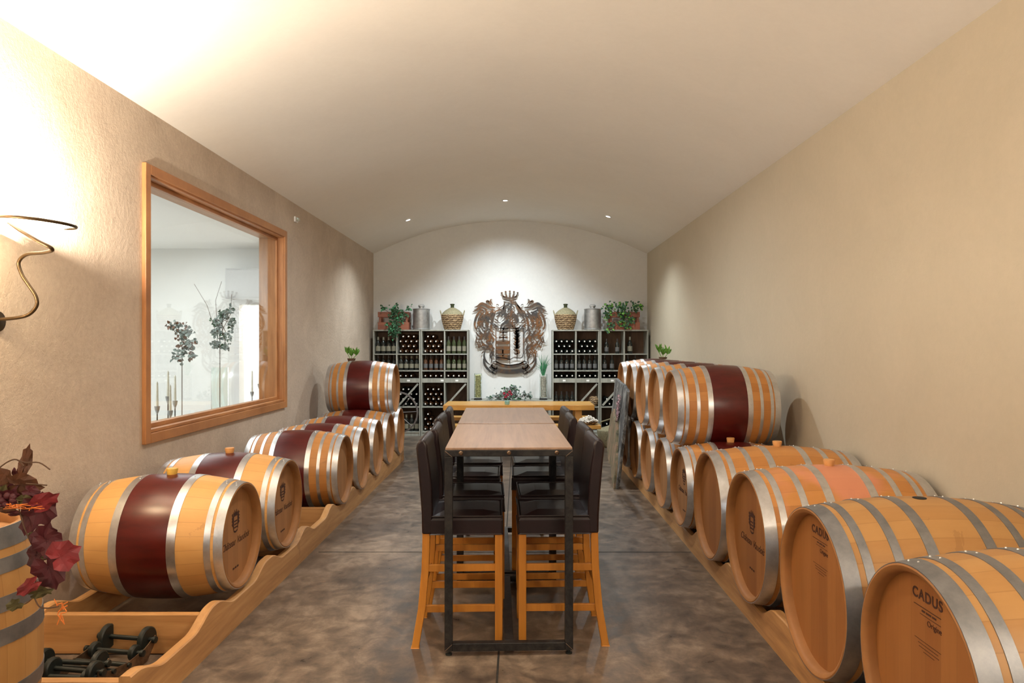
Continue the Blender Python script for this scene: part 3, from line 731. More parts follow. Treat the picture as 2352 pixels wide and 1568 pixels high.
lie(2, 0, 0, [4, 3, 4], 'dark'); lie(2, 1, 0, [4, 3, 4], 'dark'); stand(3, 0, 0, 2, 'dark', 2); stand(3, 1, 0, 1, 'sparkling', 2)
stand(2, 0, 1, 4, 'dark'); stand(2, 1, 1, 4, 'dark'); stand(3, 0, 1, 2, 'dark', 3); stand(3, 1, 1, 2, 'dark', 3)
lie(2, 0, 2, [4], 'dark'); lie(2, 1, 2, [4], 'dark'); lie(3, 0, 2, [3], 'dark')
stand(2, 0, 3, 4, 'dark'); lie(3, 0, 3, [4, 3], 'dark'); lie(3, 0, 4, [4, 3], 'dark')
for k, p in protos.items():
    if k not in used:
        for ch in list(p.children): bpy.data.objects.remove(ch)
        bpy.data.objects.remove(p)
# wicker ball in the rack
t = thing('basket', 'round straw-coloured wicker basket in the rack right of the crest', 'basket', (px2x(1365), YS+.10, Z4+.001))
MB().lathe([(1e-4, 0), (.05, 0), (.085, .05), (.09, .1), (.075, .15), (.045, .175), (.045, .165), (1e-4, .1)], 'z').build('weave', M['wicker'], t, smooth=True)

# things on top of the racks
def demijohn(label, px):
    t = thing('demijohn', label, 'demijohn', (px2x(px, 12.4), 12.40, ZT+.001))
    MB().lathe([(1e-4, 0), (.135, 0), (.145, .02), (.175, .12), (.195, .22), (.197, .255), (.188, .262)], 'z', seg=36).build('basket', M['wicker'], t, smooth=True)
    MB().lathe([(.188, .258), (.165, .30), (.12, .34), (.06, .375), (.038, .385)], 'z', seg=36).build('basket_lid', M['wicker_g'], t, smooth=True)
    MB().lathe([(.033, .37), (.030, .41), (.032, .43), (.040, .432), (.040, .45), (.02, .455), (1e-4, .455)], 'z', seg=18).build('glass_neck', M['bottle_g'], t, smooth=True)
    for sg in (-1, 1):
        MB().tube([(sg*(.185+.03*math.sin(a)), 0, .245+.085*(1-math.cos(a))/2+.0*a) if False else (sg*(.188+.022*math.sin(PI*k/8)), -.035*math.cos(PI*k/8), .25+.085*math.sin(PI*k/8)) for k, a in [(k, 0) for k in range(9)]], .008, 8).build('handle', M['wicker_g'], t, smooth=True)
    return t
demijohn('wicker covered demijohn on the rack left of the crest', 1039)
demijohn('wicker covered demijohn on the rack right of the crest', 1299)
def can(label, px):
    t = thing('metal_can', label, 'can', (px2x(px, 12.4), 12.40, ZT+.001))
    MB().lathe([(1e-4, 0), (.142, 0), (.150, .006), (.150, .02), (.143, .028), (.145, .045), (.145, .345), (.150, .35), (.150, .362), (.14, .366), (.07, .375), (1e-4, .376)], 'z', seg=36).build('body', M['zinc'], t, smooth=True)
    MB().lathe([(.045, .37), (.045, .40), (.055, .402), (.055, .42), (1e-4, .425)], 'z', seg=24).build('lid', M['zinc'], t, smooth=True)
    MB().tube([(-.05, 0, .42), (-.04, 0, .44), (.04, 0, .44), (.05, 0, .42)], .006, 6).build('handle', M['zinc'], t, smooth=True)
    return t
can('round grey zinc can on the rack in the left corner', 968)
can('round grey zinc can on the rack right of the crest, beside the demijohn', 1361)
def crate(label, px, w_):
    t = thing('wooden_crate', label, 'crate', (px2x(px, 12.35), 12.36, ZT+.001))
    for z0, z1 in ((0, .13), (.215, .305)):
        MB().box((-w_/2, -.13, z0), (w_/2, -.116, z1)).build('front_slat', M['crate'], t, bevel=.002)
        MB().box((-w_/2, .116, z0), (w_/2, .13, z1)).build('back_slat', M['crate'], t, bevel=.002)
        for sg in (-1, 1):
            xa, xb = sorted((sg*w_/2, sg*(w_/2-.014)))
            MB().box((xa, -.115, z0), (xb, .115, z1)).build('end_board', M['crate'], t, bevel=.002)
    for sx in (-1, 1):
        for sy in (-1, 1):
            MB().box((sx*(w_/2-.035)-.018, sy*.10-.013, 0), (sx*(w_/2-.035)+.018, sy*.10+.013, .30)).build('corner_post', M['crate'], t)
    MB().box((-w_/2+.014, -.115, .004), (w_/2-.014, .115, .016)).build('bottom_board', M['crate'], t)
    return t
crate('slatted red-brown crate on the rack in the left corner', 906, .53)
crate('slatted red-brown crate on the rack in the right corner', 1432, .53)
def ivy(label, name, px, spots, n, mats, seed, cat='plant', Y=12.2):
    rnd = random.Random(seed); base = at(*px, Y); t = thing(name, label, cat, base)
    mb = MB(); st = MB()
    for (sx, sy, sr, w_) in spots:
        c = at(sx, sy, Y)-base; r_ = sr*Y/F
        for k in range(int(n*w_)):
            d = Vector((rnd.gauss(0, .5), rnd.gauss(0, .35), rnd.gauss(0, .5))); p = c+d*r_
            p.y = min(p.y, .30)
            mb.cur = 0 if rnd.random() < .75 else 1
            mb.leaf(p, (rnd.uniform(-1, 1), rnd.uniform(-1, .2), rnd.uniform(-1, .6)), (rnd.uniform(-.6, .6), -1, rnd.uniform(-.2, .9)), rnd.uniform(.035, .06), rnd.uniform(.03, .05))
        st.tube([Vector((0, .05, 0)), (c)*.5+Vector((0, -.02, .03)), c], .004, 5)
    o = mb.build('foliage', mats, t); o['kind'] = 'stuff'
    st.build('stem', M['stem'], t, smooth=True)
    return t
ivy('trailing green ivy spilling from the crate in the left corner', 'ivy_plant', (908, 735), [(905, 712, 14, 1.2), (908, 728, 20, 2), (912, 745, 14, 1), (903, 757, 14, 1.2), (905, 766, 8, .6), (925, 722, 10, .5), (880, 708, 5, .3), (940, 708, 6, .3)], 46, [M['ivy'], M['grass']], 3)
ivy('green trailing plant spilling over the crate in the right corner', 'ivy_plant', (1432, 735), [(1398, 706, 12, 1), (1394, 722, 10, .8), (1402, 745, 10, .5), (1430, 706, 16, 1.2), (1433, 722, 16, 1.5), (1436, 745, 12, .8), (1460, 706, 12, .8), (1450, 735, 8, .5), (1470, 704, 6, .3), (1395, 757, 5, .2)], 44, [M['ivy'], M['ivy_l']], 4)
# console with vases and flowers beneath the crest
t = thing('console_table', 'narrow grey console against the back wall under the metal crest', 'table', (-.13, 12.33, 0))
MB().box((-.70, -.2, .585), (.72, .25, .618)).build('tabletop', M['rack'], t, bevel=.003)
for sx in (-.66, .66):
    for sy in (-.17, .2): MB().box((sx-.022, sy-.022, 0), (sx+.022, sy+.022, .584)).build('leg', M['rack'], t)
def vase(label, px, fill, hh, mat):
    t = thing('glass_vase', label, 'vase', (px2x(px, 12.25), 12.25, .619))
    MB().lathe([(.07, 0), (.07, .02), (.055, .028), (.055, .03)], 'z', seg=24).disc(.07, 'z', (0, 0, .0005)).disc(.055, 'z', (0, 0, .03)).build('base', M['steel'], t, smooth=True)
    MB().lathe([(1e-4, .031), (.064, .031), (.066, .036), (.066, hh), (.062, hh), (.062, .04), (1e-4, .04)], 'z', seg=28).build('glass', M['glass'], t, smooth=True)
    rnd = random.Random(px); mb = MB()
    for k in range(520):
        a = rnd.uniform(0, 2*PI); r_ = .054*math.sqrt(rnd.uniform(.35, 1)); z = rnd.uniform(.05, fill)
        mb.ball((r_*math.cos(a), r_*math.sin(a), z), rnd.uniform(.006, .0075), 5, 3, (1, 1, rnd.uniform(.6, 1)))
    mb.lathe([(1e-4, .042), (.044, .042), (.044, fill-.01), (1e-4, fill)], 'z', seg=12)
    o = mb.build('filling', mat, t); o['kind'] = 'stuff'
    return t
vase('tall glass cylinder filled with green corks, left below the crest', 1098, .43, .45, M['cork'])
vase('tall glass cylinder filled with pebbles and holding grass, right below the crest', 1248, .41, .44, M['pebble'])
t = thing('grass_bunch', 'tuft of long green grass standing in the pebble vase', 'plant', (px2x(1248, 12.25), 12.25, .619+.415))
rnd = random.Random(8); mb = MB()
for k in range(60):
    a = rnd.uniform(0, 2*PI); sp = rnd.uniform(.01, .11)*(1 if rnd.random() < .8 else 1.6); hh = rnd.uniform(.16, .36)
    d = Vector((math.cos(a), math.sin(a)*.6, 0)); mb.tube([d*.015, d*(.02+sp*.35)+Vector((0,0,hh*.6)), d*(.02+sp)+Vector((0,0,hh-(.05 if sp > .1 else 0)))], [.003, .003, .0008], 4)
o = mb.build('blades', M['grass'], t); o['kind'] = 'stuff'
ivy('low arrangement of dark red roses and grey sprigs on the console', 'flower_arrangement', (1166, 918), [(1125, 914, 8, .5), (1145, 910, 9, .7), (1160, 905, 12, 1), (1175, 900, 12, 1), (1180, 890, 8, .5), (1190, 908, 12, .9), (1208, 908, 10, .6), (1220, 912, 7, .4), (1172, 912, 14, 1)], 42, [M['grey_leaf'], M['ivy']], 6, 'flowers', 12.2)
flw = [o for o in C.objects if o.name.startswith('flower_arrangement')][0]
mb = MB(); rnd = random.Random(9)
for (sx, sy) in ((1158, 903), (1166, 906), (1162, 911), (1174, 904), (1170, 899)):
    c = at(sx, sy, 12.13)-flw.location
    for k in range(12): mb.leaf(c, (rnd.uniform(-1,1), rnd.uniform(-1,.3), rnd.uniform(-1,1)), (0,-1,.3), .034, .03)
mb.build('blossom', M['rose'], flw)['label'] = 'dark red rose heads'

# ------------------------------------------------------------------ the metal crest
YC_ = 12.585; KS = 12.6/F
def cp(px, py): return ((px-1171)*KS, (CY-py)*KS+H-1.75)
CR = thing('wall_crest', 'large cut-out metal coat of arms with crown, shield and mantling on the back wall', 'wall decoration', ((1171-CX)*KS, YC_-.03, 1.75))
# local frame: x right, y up, thickness towards the viewer (-Y)
FC = Matrix(((1,0,0,0), (0,0,1,0), (0,1,0,0), (0,0,0,1)))
TH = -.007
def cpoly(mb, pts, z=0): mb.prism([cp(*p) for p in pts], FC @ Matrix.Translation((0, 0, z)), TH)
def stroke(mb, pts, w, z=0, taper=True):
    """curved strip through pixel points, width in px"""
    P = [Vector(cp(*p)) for p in pts]; Q = []
    n = 4
    for i in range(len(P)-1):
        p0 = P[max(i-1, 0)]; p1 = P[i]; p2 = P[i+1]; p3 = P[min(i+2, len(P)-1)]
        for k in range(n):
            u = k/n; Q.append(.5*((2*p1)+(p2-p0)*u+(2*p0-5*p1+4*p2-p3)*u*u+(-p0+3*p1-3*p2+p3)*u**3))
    Q.append(P[-1]); N_ = len(Q); L_, R_ = [], []
    for i, q in enumerate(Q):
        d = (Q[min(i+1, N_-1)]-Q[max(i-1, 0)]); d = d.normalized() if d.length > 1e-9 else Vector((1, 0)); nn = Vector((-d.y, d.x))
        ww = w*KS/2*((math.sin(PI*(.12+.88*i/(N_-1)))*.9+.12) if taper else 1)
        L_.append(q+nn*ww); R_.append(q-nn*ww)
    M_ = FC @ Matrix.Translation((0, 0, z)); n2 = len(L_)
    vs = [M_ @ Vector((p.x, p.y, 0)) for p in L_+R_]+[M_ @ Vector((p.x, p.y, TH)) for p in L_+R_]
    fs = []
    o2 = 2*n2
    for i in range(n2-1):
        fs += [(i, i+1, n2+i+1, n2+i), (o2+i, o2+n2+i, o2+n2+i+1, o2+i+1), (i, o2+i, o2+i+1, i+1), (n2+i, n2+i+1, o2+n2+i+1, o2+n2+i)]
    fs += [(0, n2, o2+n2, o2), (n2-1, o2+n2-1, o2+2*n2-1, 2*n2-1)]
    mb.add(vs, fs)
def mir(pts): return [(2*1171-x, y) for x, y in pts]
rnd = random.Random(21)
# mantling: flame-like leaves flowing down both sides
side = [
 ([(1138,707),(1124,705),(1108,697),(1098,703),(1090,706)],9), ([(1120,712),(1104,706),(1095,712),(1086,716)],8), ([(1128,702),(1121,691),(1118,694),(1131,690)],6),
 ([(1132,700),(1127,692),(1128,688),(1131,688)],4), ([(1140,708),(1148,707),(1156,702),(1158,698)],3), ([(1146,702),(1142,699),(1140,702)],3),
 ([(1106,712),(1097,722),(1092,736),(1091,748),(1096,757)],8), ([(1096,728),(1091,742),(1092,754),(1099,762)],4), ([(1112,716),(1102,730),(1100,744),(1106,754)],9),
 ([(1122,716),(1112,728),(1108,742),(1112,756)],10), ([(1132,714),(1122,728),(1118,744),(1120,760)],10), ([(1138,716),(1132,730),(1129,746),(1128,762)],9),
 ([(1094,762),(1098,770),(1106,774),(1100,780),(1094,776)],7), ([(1096,772),(1094,784),(1100,790)],5), ([(1100,758),(1108,768),(1118,772),(1112,782)],9),
 ([(1112,758),(1118,770),(1126,776),(1122,786)],10), ([(1122,760),(1128,772),(1134,780),(1130,790)],8), ([(1098,782),(1104,792),(1100,798),(1098,792)],5),
 ([(1106,782),(1112,792),(1122,796),(1116,800)],8), ([(1116,784),(1126,794),(1132,800),(1128,808)],8), ([(1128,788),(1132,800),(1131,812),(1128,822)],7),
 ([(1116,800),(1113,810),(1112,820),(1116,830),(1124,836)],5), ([(1130,806),(1126,816),(1130,826),(1127,836)],6), ([(1112,812),(1114,824),(1120,833),(1128,838)],6),
 ([(1135,716),(1142,714),(1148,710),(1152,716),(1146,724)],5), ([(1140,722),(1148,718),(1154,722),(1150,730)],5), ([(1136,732),(1142,736),(1146,740)],5), ([(1136,744),(1141,750),(1146,751)],7),
]
for sd in (0, 1):
    mb = MB()
    for pts, w_ in side:
        stroke(mb, mir(pts) if sd else pts, w_*.62, z=rnd.uniform(0, .002))
    for k in range(105):
        x = rnd.uniform(1098, 1134); y = rnd.uniform(706, 812)
        if y > 795 and x < 1112: continue
        a = rnd.uniform(.6, 2.3)+(1.5 if rnd.random() < .3 else 0); L_ = rnd.uniform(8, 14)
        pts = [(x, y), (x+math.cos(a)*L_*.5+rnd.uniform(-3, 3), y+math.sin(a)*L_*.5), (x+math.cos(a+rnd.uniform(-.9, .9))*L_, y+math.sin(a)*L_)]
        stroke(mb, mir(pts) if sd else pts, rnd.uniform(1.4, 2.8), z=rnd.uniform(-.002, .003))
    mb.build('mantling', M['rust'], CR)
# crown
mb = MB()
stroke(mb, [(1156,681),(1163,684),(1171,685),(1179,684),(1186,681)], 4, taper=False); stroke(mb, [(1157,688),(1171,691),(1185,688)], 3, taper=False)
for i, x in enumerate((1152.5, 1161.5, 1171, 1180.5, 1189)):
    y = (673, 670.5, 669.5, 670.5, 673)[i]
    cpoly(mb, [(x+2.3*math.cos(a*PI/4), y+2.3*math.sin(a*PI/4)) for a in range(8)])
    cpoly(mb, [(x-.8, y+1), (x+.8, y+1), (x*.75+1171*.25+2.4, 683), (x*.75+1171*.25-2.4, 683)][::-1])
mb.build('crown', M['rust'], CR)
# helmet and plume between crown and shield
mb = MB()
for k in range(64):
    y = rnd.uniform(690, 746); hw = 10+(y-690)*.10; x = 1171+rnd.uniform(-hw, hw); a = rnd.uniform(.3, 2.8); L_ = rnd.uniform(7, 12)
    stroke(mb, [(x, y), (x+math.cos(a)*L_*.5+rnd.uniform(-2, 2), y+math.sin(a)*L_*.5), (x+math.cos(a+.5)*L_, y+math.sin(a)*L_)], rnd.uniform(2.0, 3.2), z=rnd.uniform(-.002, .002))
for pts, w_ in (([(1160,692),(1158,706),(1161,722),(1164,738)],5), ([(1182,692),(1190,706),(1198,722),(1208,738)],7), ([(1166,736),(1158,742),(1152,748),(1149,760)],5), ([(1180,720),(1188,734),(1184,744)],8), ([(1170,736),(1176,746),(1186,752)],6),
                ([(1158,704),(1153,716),(1146,722),(1142,734)],4), ([(1166,745),(1158,752),(1154,760)],4), ([(1172,746),(1168,752),(1160,756),(1150,752)],4), ([(1176,748),(1182,754),(1192,752),(1198,746)],4), ([(1188,700),(1198,712),(1204,722)],4)):
    stroke(mb, pts, w_)
mb.build('helmet', M['rust'], CR)
# shield
mb = MB()
def lin(p, q, w_): stroke(mb, [p, ((p[0]+q[0])/2, (p[1]+q[1])/2), q], w_, taper=False)
lin((1138,754),(1205,754),2); lin((1138,741),(1150,741),1.6); lin((1192,741),(1206,741),1.8); lin((1139.5,754),(1139.5,830),2); lin((1171,754),(1171,836),1.6); lin((1202,754),(1202,812),2.2); lin((1204.5,754),(1204.5,828),1.2)
stroke(mb, [(1202,810),(1200,819),(1193,822),(1180,821),(1171,825),(1160,822),(1142,821)], 1.8, taper=False)
stroke(mb, [(1139.5,829),(1146,833),(1155,836),(1171,838),(1187,836),(1198,833),(1204.5,828)], 2.4, taper=False)
for y0, y1 in ((783,790),(795,802),(803,812),(815,826)):
    cpoly(mb, [(1140,y0),(1170.5,y0),(1170.5,y1),(1140,y1)][::-1])
lin((1155,802),(1155,818),3)
cpoly(mb, [(1136,744),(1147,751),(1136,752)]); cpoly(mb, [(1207,744),(1196,751),(1207,752)][::-1])
lin((1156,755),(1156,784),4)
for y, hw in ((763,9),(775,10)):
    cpoly(mb, [(1156-hw,y-3),(1156-hw,y+3),(1156-2,y+1.3),(1156+2,y+1.3),(1156+hw,y+3),(1156+hw,y-3),(1156+2,y-1.3),(1156-2,y-1.3)])
lin((1140,775.5),(1170,775.5),.8)
stroke(mb, [(1186,756),(1188,775),(1187,795),(1188,812),(1187,827)], 5)
for k in range(9):
    y = 758+k*6.4; sg = -1 if k % 2 else 1; stroke(mb, [(1187,y+3),(1187+sg*4,y+1),(1187+sg*8,y-2)], 4.5); stroke(mb, [(1187,y+4),(1187-sg*3,y+3),(1187-sg*6,y+1)], 3.5)
cpoly(mb, [(1183,755),(1192,755),(1191,800),(1184,800)][::-1])
mb.build('shield', M['rust'], CR)
mb = MB()
stroke(mb, [(1140,832),(1150,838),(1171,841),(1192,838),(1202,832)], 7, taper=False); stroke(mb, [(1111,823),(1114,838),(1126,852),(1137,857)], 5); stroke(mb, mir([(1111,823),(1114,838),(1126,852),(1137,857)]), 5)
stroke(mb, [(1126,840),(1140,848),(1155,852),(1171,853),(1187,852),(1202,848),(1216,840)], 10, taper=False)
for f_ in (lambda p: p, mir):
    stroke(mb, f_([(1142,838),(1133,834),(1130,842),(1140,847),(1142,840)]), 2.6, taper=False); stroke(mb, f_([(1136,848),(1131,855),(1138,858),(1141,853)]), 2.6, taper=False); stroke(mb, f_([(1130,832),(1138,830),(1146,834)]), 2.4)
mb.build('banner', M['rust'], CR)

# ------------------------------------------------------------------ ceiling spots, wall fixture
for i, (x, y, z) in enumerate(SPOTS):
    t = thing('ceiling_spotlight', ['recessed ceiling spotlight on the left of the vault, lit', 'recessed ceiling spotlight on the right of the vault, lit', 'recessed ceiling spotlight at the crown of the vault, aimed at the crest'][i], 'spotlight', (x, y, zc(x)), group='ceiling spotlights')
    t.rotation_euler = (0, math.asin((x-mx)/RA), 0)
    MB().lathe([(.052, -.001), (.055, -.008), (.036, -.012), (.032, -.002)], 'z', seg=24).build('trim_ring', M['door_w'], t, smooth=True)
    MB().disc(.031, 'z', (0, 0, -.006)).build('bulb', M['lit'], t)
t = thing('wall_fixture', 'small pale glass fixture high on the left wall beyond the window', 'fixture', (XL+.001, 8.18, 2.99))
MB().box((0, -.05, -.03), (.02, .05, .03)).build('backplate', M['door_w'], t, bevel=.004)
for k in (-1, 0, 1): MB().lathe([(1e-4, -.022), (.012, -.018), (.015, .0), (.012, .018), (1e-4, .022)], 'z', (.036, k*.032, 0), 12).build('glass_bulb', M['glass'], t, smooth=True)

# ------------------------------------------------------------------ sconce on the left wall
YSn = 3.42
S = thing('wall_sconce', 'wrought iron wall lamp with curling stem and glowing glass dish on the left wall', 'wall lamp', (XL, YSn, 2.0))
def sp_(px, py, Y=YSn): return at(px, py, Y)-Vector((XL, YSn, 2.0))
def smooth_path(pts, n=6):
    P = [Vector(p) for p in pts]; Q = []
    for i in range(len(P)-1):
        p0 = P[max(i-1, 0)]; p1 = P[i]; p2 = P[i+1]; p3 = P[min(i+2, len(P)-1)]
        for k in range(n):
            u = k/n; Q.append(.5*((2*p1)+(p2-p0)*u+(2*p0-5*p1+4*p2-p3)*u*u+(-p0+3*p1-3*p2+p3)*u**3))
    Q.append(P[-1]); return Q
cdi = sp_(85, 511); rd = .162
ringp = [cdi+Vector((rd*math.cos(a), rd*.95*math.sin(a), .012*math.cos(a)*-1)) for a in [2*PI*k/40 for k in range(41)]]
MB().tube(ringp, .0075, 10, False).build('dish_rim', M['iron'], S, smooth=True)
mb = MB()
for (r0, z0), (r1, z1) in zip([(rd*.97, .0), (rd*.8, -.012), (rd*.5, -.022), (1e-4, -.027)][:-1], [(rd*.8, -.012), (rd*.5, -.022), (1e-4, -.027)]): mb.lathe([(r0, z0), (r1, z1)], 'z', tuple(cdi), 36)
mb.build('glass_dish', M['lampglass'], S, smooth=True)
path = smooth_path([sp_(14, 506, 3.36), sp_(45, 528, 3.28), sp_(85, 552, 3.24), sp_(120, 572, 3.24), sp_(100, 580, 3.34), sp_(62, 584, 3.42), sp_(43, 602, 3.44), sp_(50, 630, 3.44), (sp_(66, 655, 3.44)), sp_(82, 680, 3.44), sp_(84, 702, 3.44), sp_(66, 722, 3.44), sp_(36, 730, 3.44), sp_(-10, 734, 3.46), sp_(-60, 738, 3.5)])
MB().tube(path, .0085, 10).build('stem', M['iron'], S, smooth=True)
path = smooth_path([sp_(14, 506, 3.36), sp_(-20, 510, 3.40), sp_(-60, 540, 3.45), sp_(-95, 600, 3.5), sp_(-90, 680, 3.52), sp_(-60, 738, 3.5)])
MB().tube(path, .0085, 10).build('stem', M['iron'], S, smooth=True)
a0 = sp_(-60, 738, 3.5); MB().lathe([(1e-4, 0), (.05, 0), (.05, .012), (1e-4, .02)], 'x', (0, a0.y, a0.z), 20).build('wall_plate', M['iron'], S, smooth=True)
MB().tube([Vector((.01, a0.y, a0.z)), a0], .008, 8).build('arm', M['iron'], S, smooth=True)

# ------------------------------------------------------------------ upright barrel with autumn vine, front left
UB = barrel('upright_barrel', 'upright oak barrel with dark hoops at the left edge, carrying autumn leaves', None, .262, .32, .92, [(0, .07), (.10, .15), (.225, .275), (.330, .385)], None, 'stave_c', 'head_a', 'hoop_d', None)
UB.rotation_euler = (0, -PI/2, 0); UB.location = (-2.045, 2.50, .462)
V = thing('autumn_leaf_garland', 'garland of red and maroon vine leaves spilling over the upright barrel', 'leaves', at(40, 1165, 2.35))
base = Vector(V.location)
def maple(px, py, Y, size, rot, mat, tilt=(0, 0), nar=1.0):
    """lobed leaf, size in px"""
    s = 1.12*size*Y/F; pts = []
    lobes = [(0, 1.0), (17, .80), (38, .88), (60, .70), (86, .80), (112, .64), (138, .62), (165, .36)]
    ang = [(a, r_) for a, r_ in lobes]+[(180, .12)]+[(-a, r_) for a, r_ in lobes[:0:-1]]
    for a, r_ in ang: pts.append((math.sin(R(a))*r_*nar, math.cos(R(a))*r_))
    Mx = Matrix.Translation(at(px, py, Y)-base) @ Matrix.Rotation(R(tilt[1]), 4, 'Z') @ Matrix.Rotation(R(tilt[0]), 4, 'X') @ Matrix.Rotation(R(rot), 4, 'Y')
    mb = MB(); n = len(pts); vs = [Mx @ Vector((0, 0, 0))]+[Mx @ Vector((x*s, -.18*s*(x*x)+.10*s*math.sin(6*y), y*s)) for x, y in pts]+[Mx @ Vector((x*.5*s, -.05*s, y*.5*s)) for x, y in pts]
    fs = []
    for i in range(n):
        j = (i+1) % n; fs += [(0, n+1+i, n+1+j), (n+1+i, 1+i, 1+j, n+1+j)]
    mb.add(vs, fs)
    for a in (0, 40, -40, 88, -88):
        e = Vector((math.sin(R(a))*.6*nar*s, -.012*s, math.cos(R(a))*.6*s)); mb.tube([Mx @ Vector((0, -.01*s, 0)), Mx @ e], [.0014, .0005], 4)
    o = mb.build('leaf', M[mat], V); return o
for args in [(57, 1068, 2.3, 46, 12, 'leaf_b', (0, 20), .35), (38, 1085, 2.35, 24, 185, 'leaf_m', (0, 10), .5), (57, 1070, 2.3, 20, 190, 'leaf_b', (0, 0), .3),
             (45, 1112, 2.3, 48, 100, 'leaf_b', (20, 10), .8), (22, 1105, 2.32, 42, -60, 'leaf_b', (10, -20), .8), (15, 1130, 2.3, 30, 60, 'leaf_m', (0, 0), .8),
             (88, 1158, 2.25, 52, 160, 'leaf_m', (10, 25), .8), (72, 1185, 2.27, 44, 200, 'leaf_m', (0, -10), .7), (92, 1155, 2.24, 40, 60, 'leaf_r', (20, 30), .7),
             (100, 1238, 2.22, 40, 20, 'leaf_m', (10, 20), .85), (108, 1240, 2.20, 44, 150, 'leaf_m', (0, 10), .9), (95, 1232, 2.25, 30, -80, 'leaf_g', (30, 0), .7),
             (138, 1278, 2.15, 44, 65, 'leaf_r', (0, 15), 1.0), (84, 1272, 2.22, 36, 190, 'leaf_m', (0, -10), .8), (118, 1280, 2.2, 24, -90, 'leaf_g', (40, 0), .5),
             (112, 1300, 2.18, 52, 165, 'leaf_m', (5, 5), .9), (75, 1340, 2.15, 44, 235, 'leaf_r', (10, 0), .45), (85, 1360, 2.18, 44, 72, 'leaf_g', (30, 0), .45),
             (40, 1385, 2.15, 30, 240, 'leaf_g', (20, 0), .6), (4, 1140, 2.3, 34, 30, 'leaf_g', (20, 0), .8), (12, 1165, 2.28, 30, 110, 'leaf_b', (30, 0), .7), (30, 1150, 2.3, 36, -40, 'leaf_m', (20, 10), .8), (55, 1148, 2.27, 30, 80, 'leaf_g', (30, 0), .6), (2, 1120, 2.3, 36, 20, 'leaf_b', (10, 0), .9), (68, 1128, 2.27, 26, 120, 'leaf_m', (0, 20), .7), (30, 1178, 2.24, 26, 100, 'leaf_m', (50, 0), .6)]:
    maple(*args)
mb = MB()
for pts in ([(-20, 1090), (15, 1062), (38, 1055), (55, 1070)], [(38, 1055), (60, 1062), (90, 1062), (115, 1078)], [(40, 1150), (52, 1200), (68, 1240), (85, 1275), (82, 1330), (78, 1370)], [(78, 1370), (90, 1392), (110, 1396), (135, 1392)],
            [(60, 1110), (85, 1112), (108, 1114)], [(78, 1370), (60, 1385), (40, 1390)], [(85, 1275), (110, 1280), (138, 1278)]):
    mb.tube(smooth_path([at(x, y, 2.24)-base for x, y in pts], 4), .0022, 5)
mb.build('stem', M['stem'], V, smooth=True)
rnd = random.Random(4); mb = MB()
for k in range(26):
    p = at(45+rnd.uniform(-25, 30), 1163+rnd.uniform(-6, 6), 2.22)-base; q = p+Vector((rnd.uniform(-.03, .05), rnd.uniform(-.02, .02), rnd.uniform(-.006, .006))); mb.tube([p, q], .0012, 4)
mb.build('straw_tuft', M['straw'], V)['label'] = 'orange straw tuft'
mb = MB()
for k in range(16):
    p = at(135+rnd.uniform(-6, 8), 1400+rnd.uniform(-14, 14), 2.18)-base; q = p+Vector((rnd.uniform(-.02, .02), 0, rnd.uniform(-.03, .03))); mb.tube([p, q], .0016, 4)
mb.build('straw_tuft', M['straw'], V)['label'] = 'pinkish straw tuft at the vine end'
mb = MB()
for k in range(14):
    p = at(10+rnd.uniform(-14, 26), 1150+rnd.uniform(-12, 12), 2.27)-base; mb.ball(p, rnd.uniform(.008, .012), 10, 6)
mb.build('berry', M['leaf_m'], V, smooth=True)

# ------------------------------------------------------------------ barrel roller stands lying in the rack
def roller(label, loc, rz, w_=.30, L_=.34, big=.052):
    t = thing('barrel_roller', label, 'roller stand', loc, rz, 'barrel rollers in the rack')
    for sg in (-1, 1):
        pts = [(-L_/2, .105), (-L_*.3, .075), (0, .062), (L_*.3, .080), (L_/2, .115), (L_/2, .085), (L_*.34, .012), (L_*.2, .004), (0, .02), (-L_*.2, .004), (-L_*.34, .010), (-L_/2, .075)]
        MB().prism(pts[::-1], frame((sg*w_/2-.002, 0, 0), (0, 1, 0), (0, 0, 1)), .004).build('side_plate', M['plate'], t)
    for y, z, rr in ((-L_/2+.02, .092, big*.8), (-L_*.26, .066, .03), (0, .05, .03), (L_*.22, .07, .037), (L_/2-.02, .10, big)):
        ax = MB().tube([(-w_/2-.012, y, z), (w_/2+.012, y, z)], .011, 10).build('axle', M['rubber'], t, smooth=True)
        if rr > .035:
            for sg in (-1, 1):
                x0 = sg*(w_/2-.032)
                MB().lathe([(.008, -.014), (rr-.006, -.014), (rr, -.009), (rr, .009), (rr-.006, .014), (.008, .014)], 'x', (x0, y, z), 26).build('wheel', M['rubber'], t, smooth=True)
                MB().lathe([(.016, -.008), (.016, .006), (1e-4, .009)], 'x', (sg*(w_/2+.012), y, z), 12).build('end_knob', M['rubber'], t, smooth=True)
    return t
roller('farther black wheeled roller lying in the empty front slot of the left rack', (-1.97, 3.375, .001), R(-10), .28, .38, .060)
roller('nearer black wheeled roller lying in the empty front slot of the left rack', (-2.06, 3.11, .001), R(-5), .33, .36, .056)

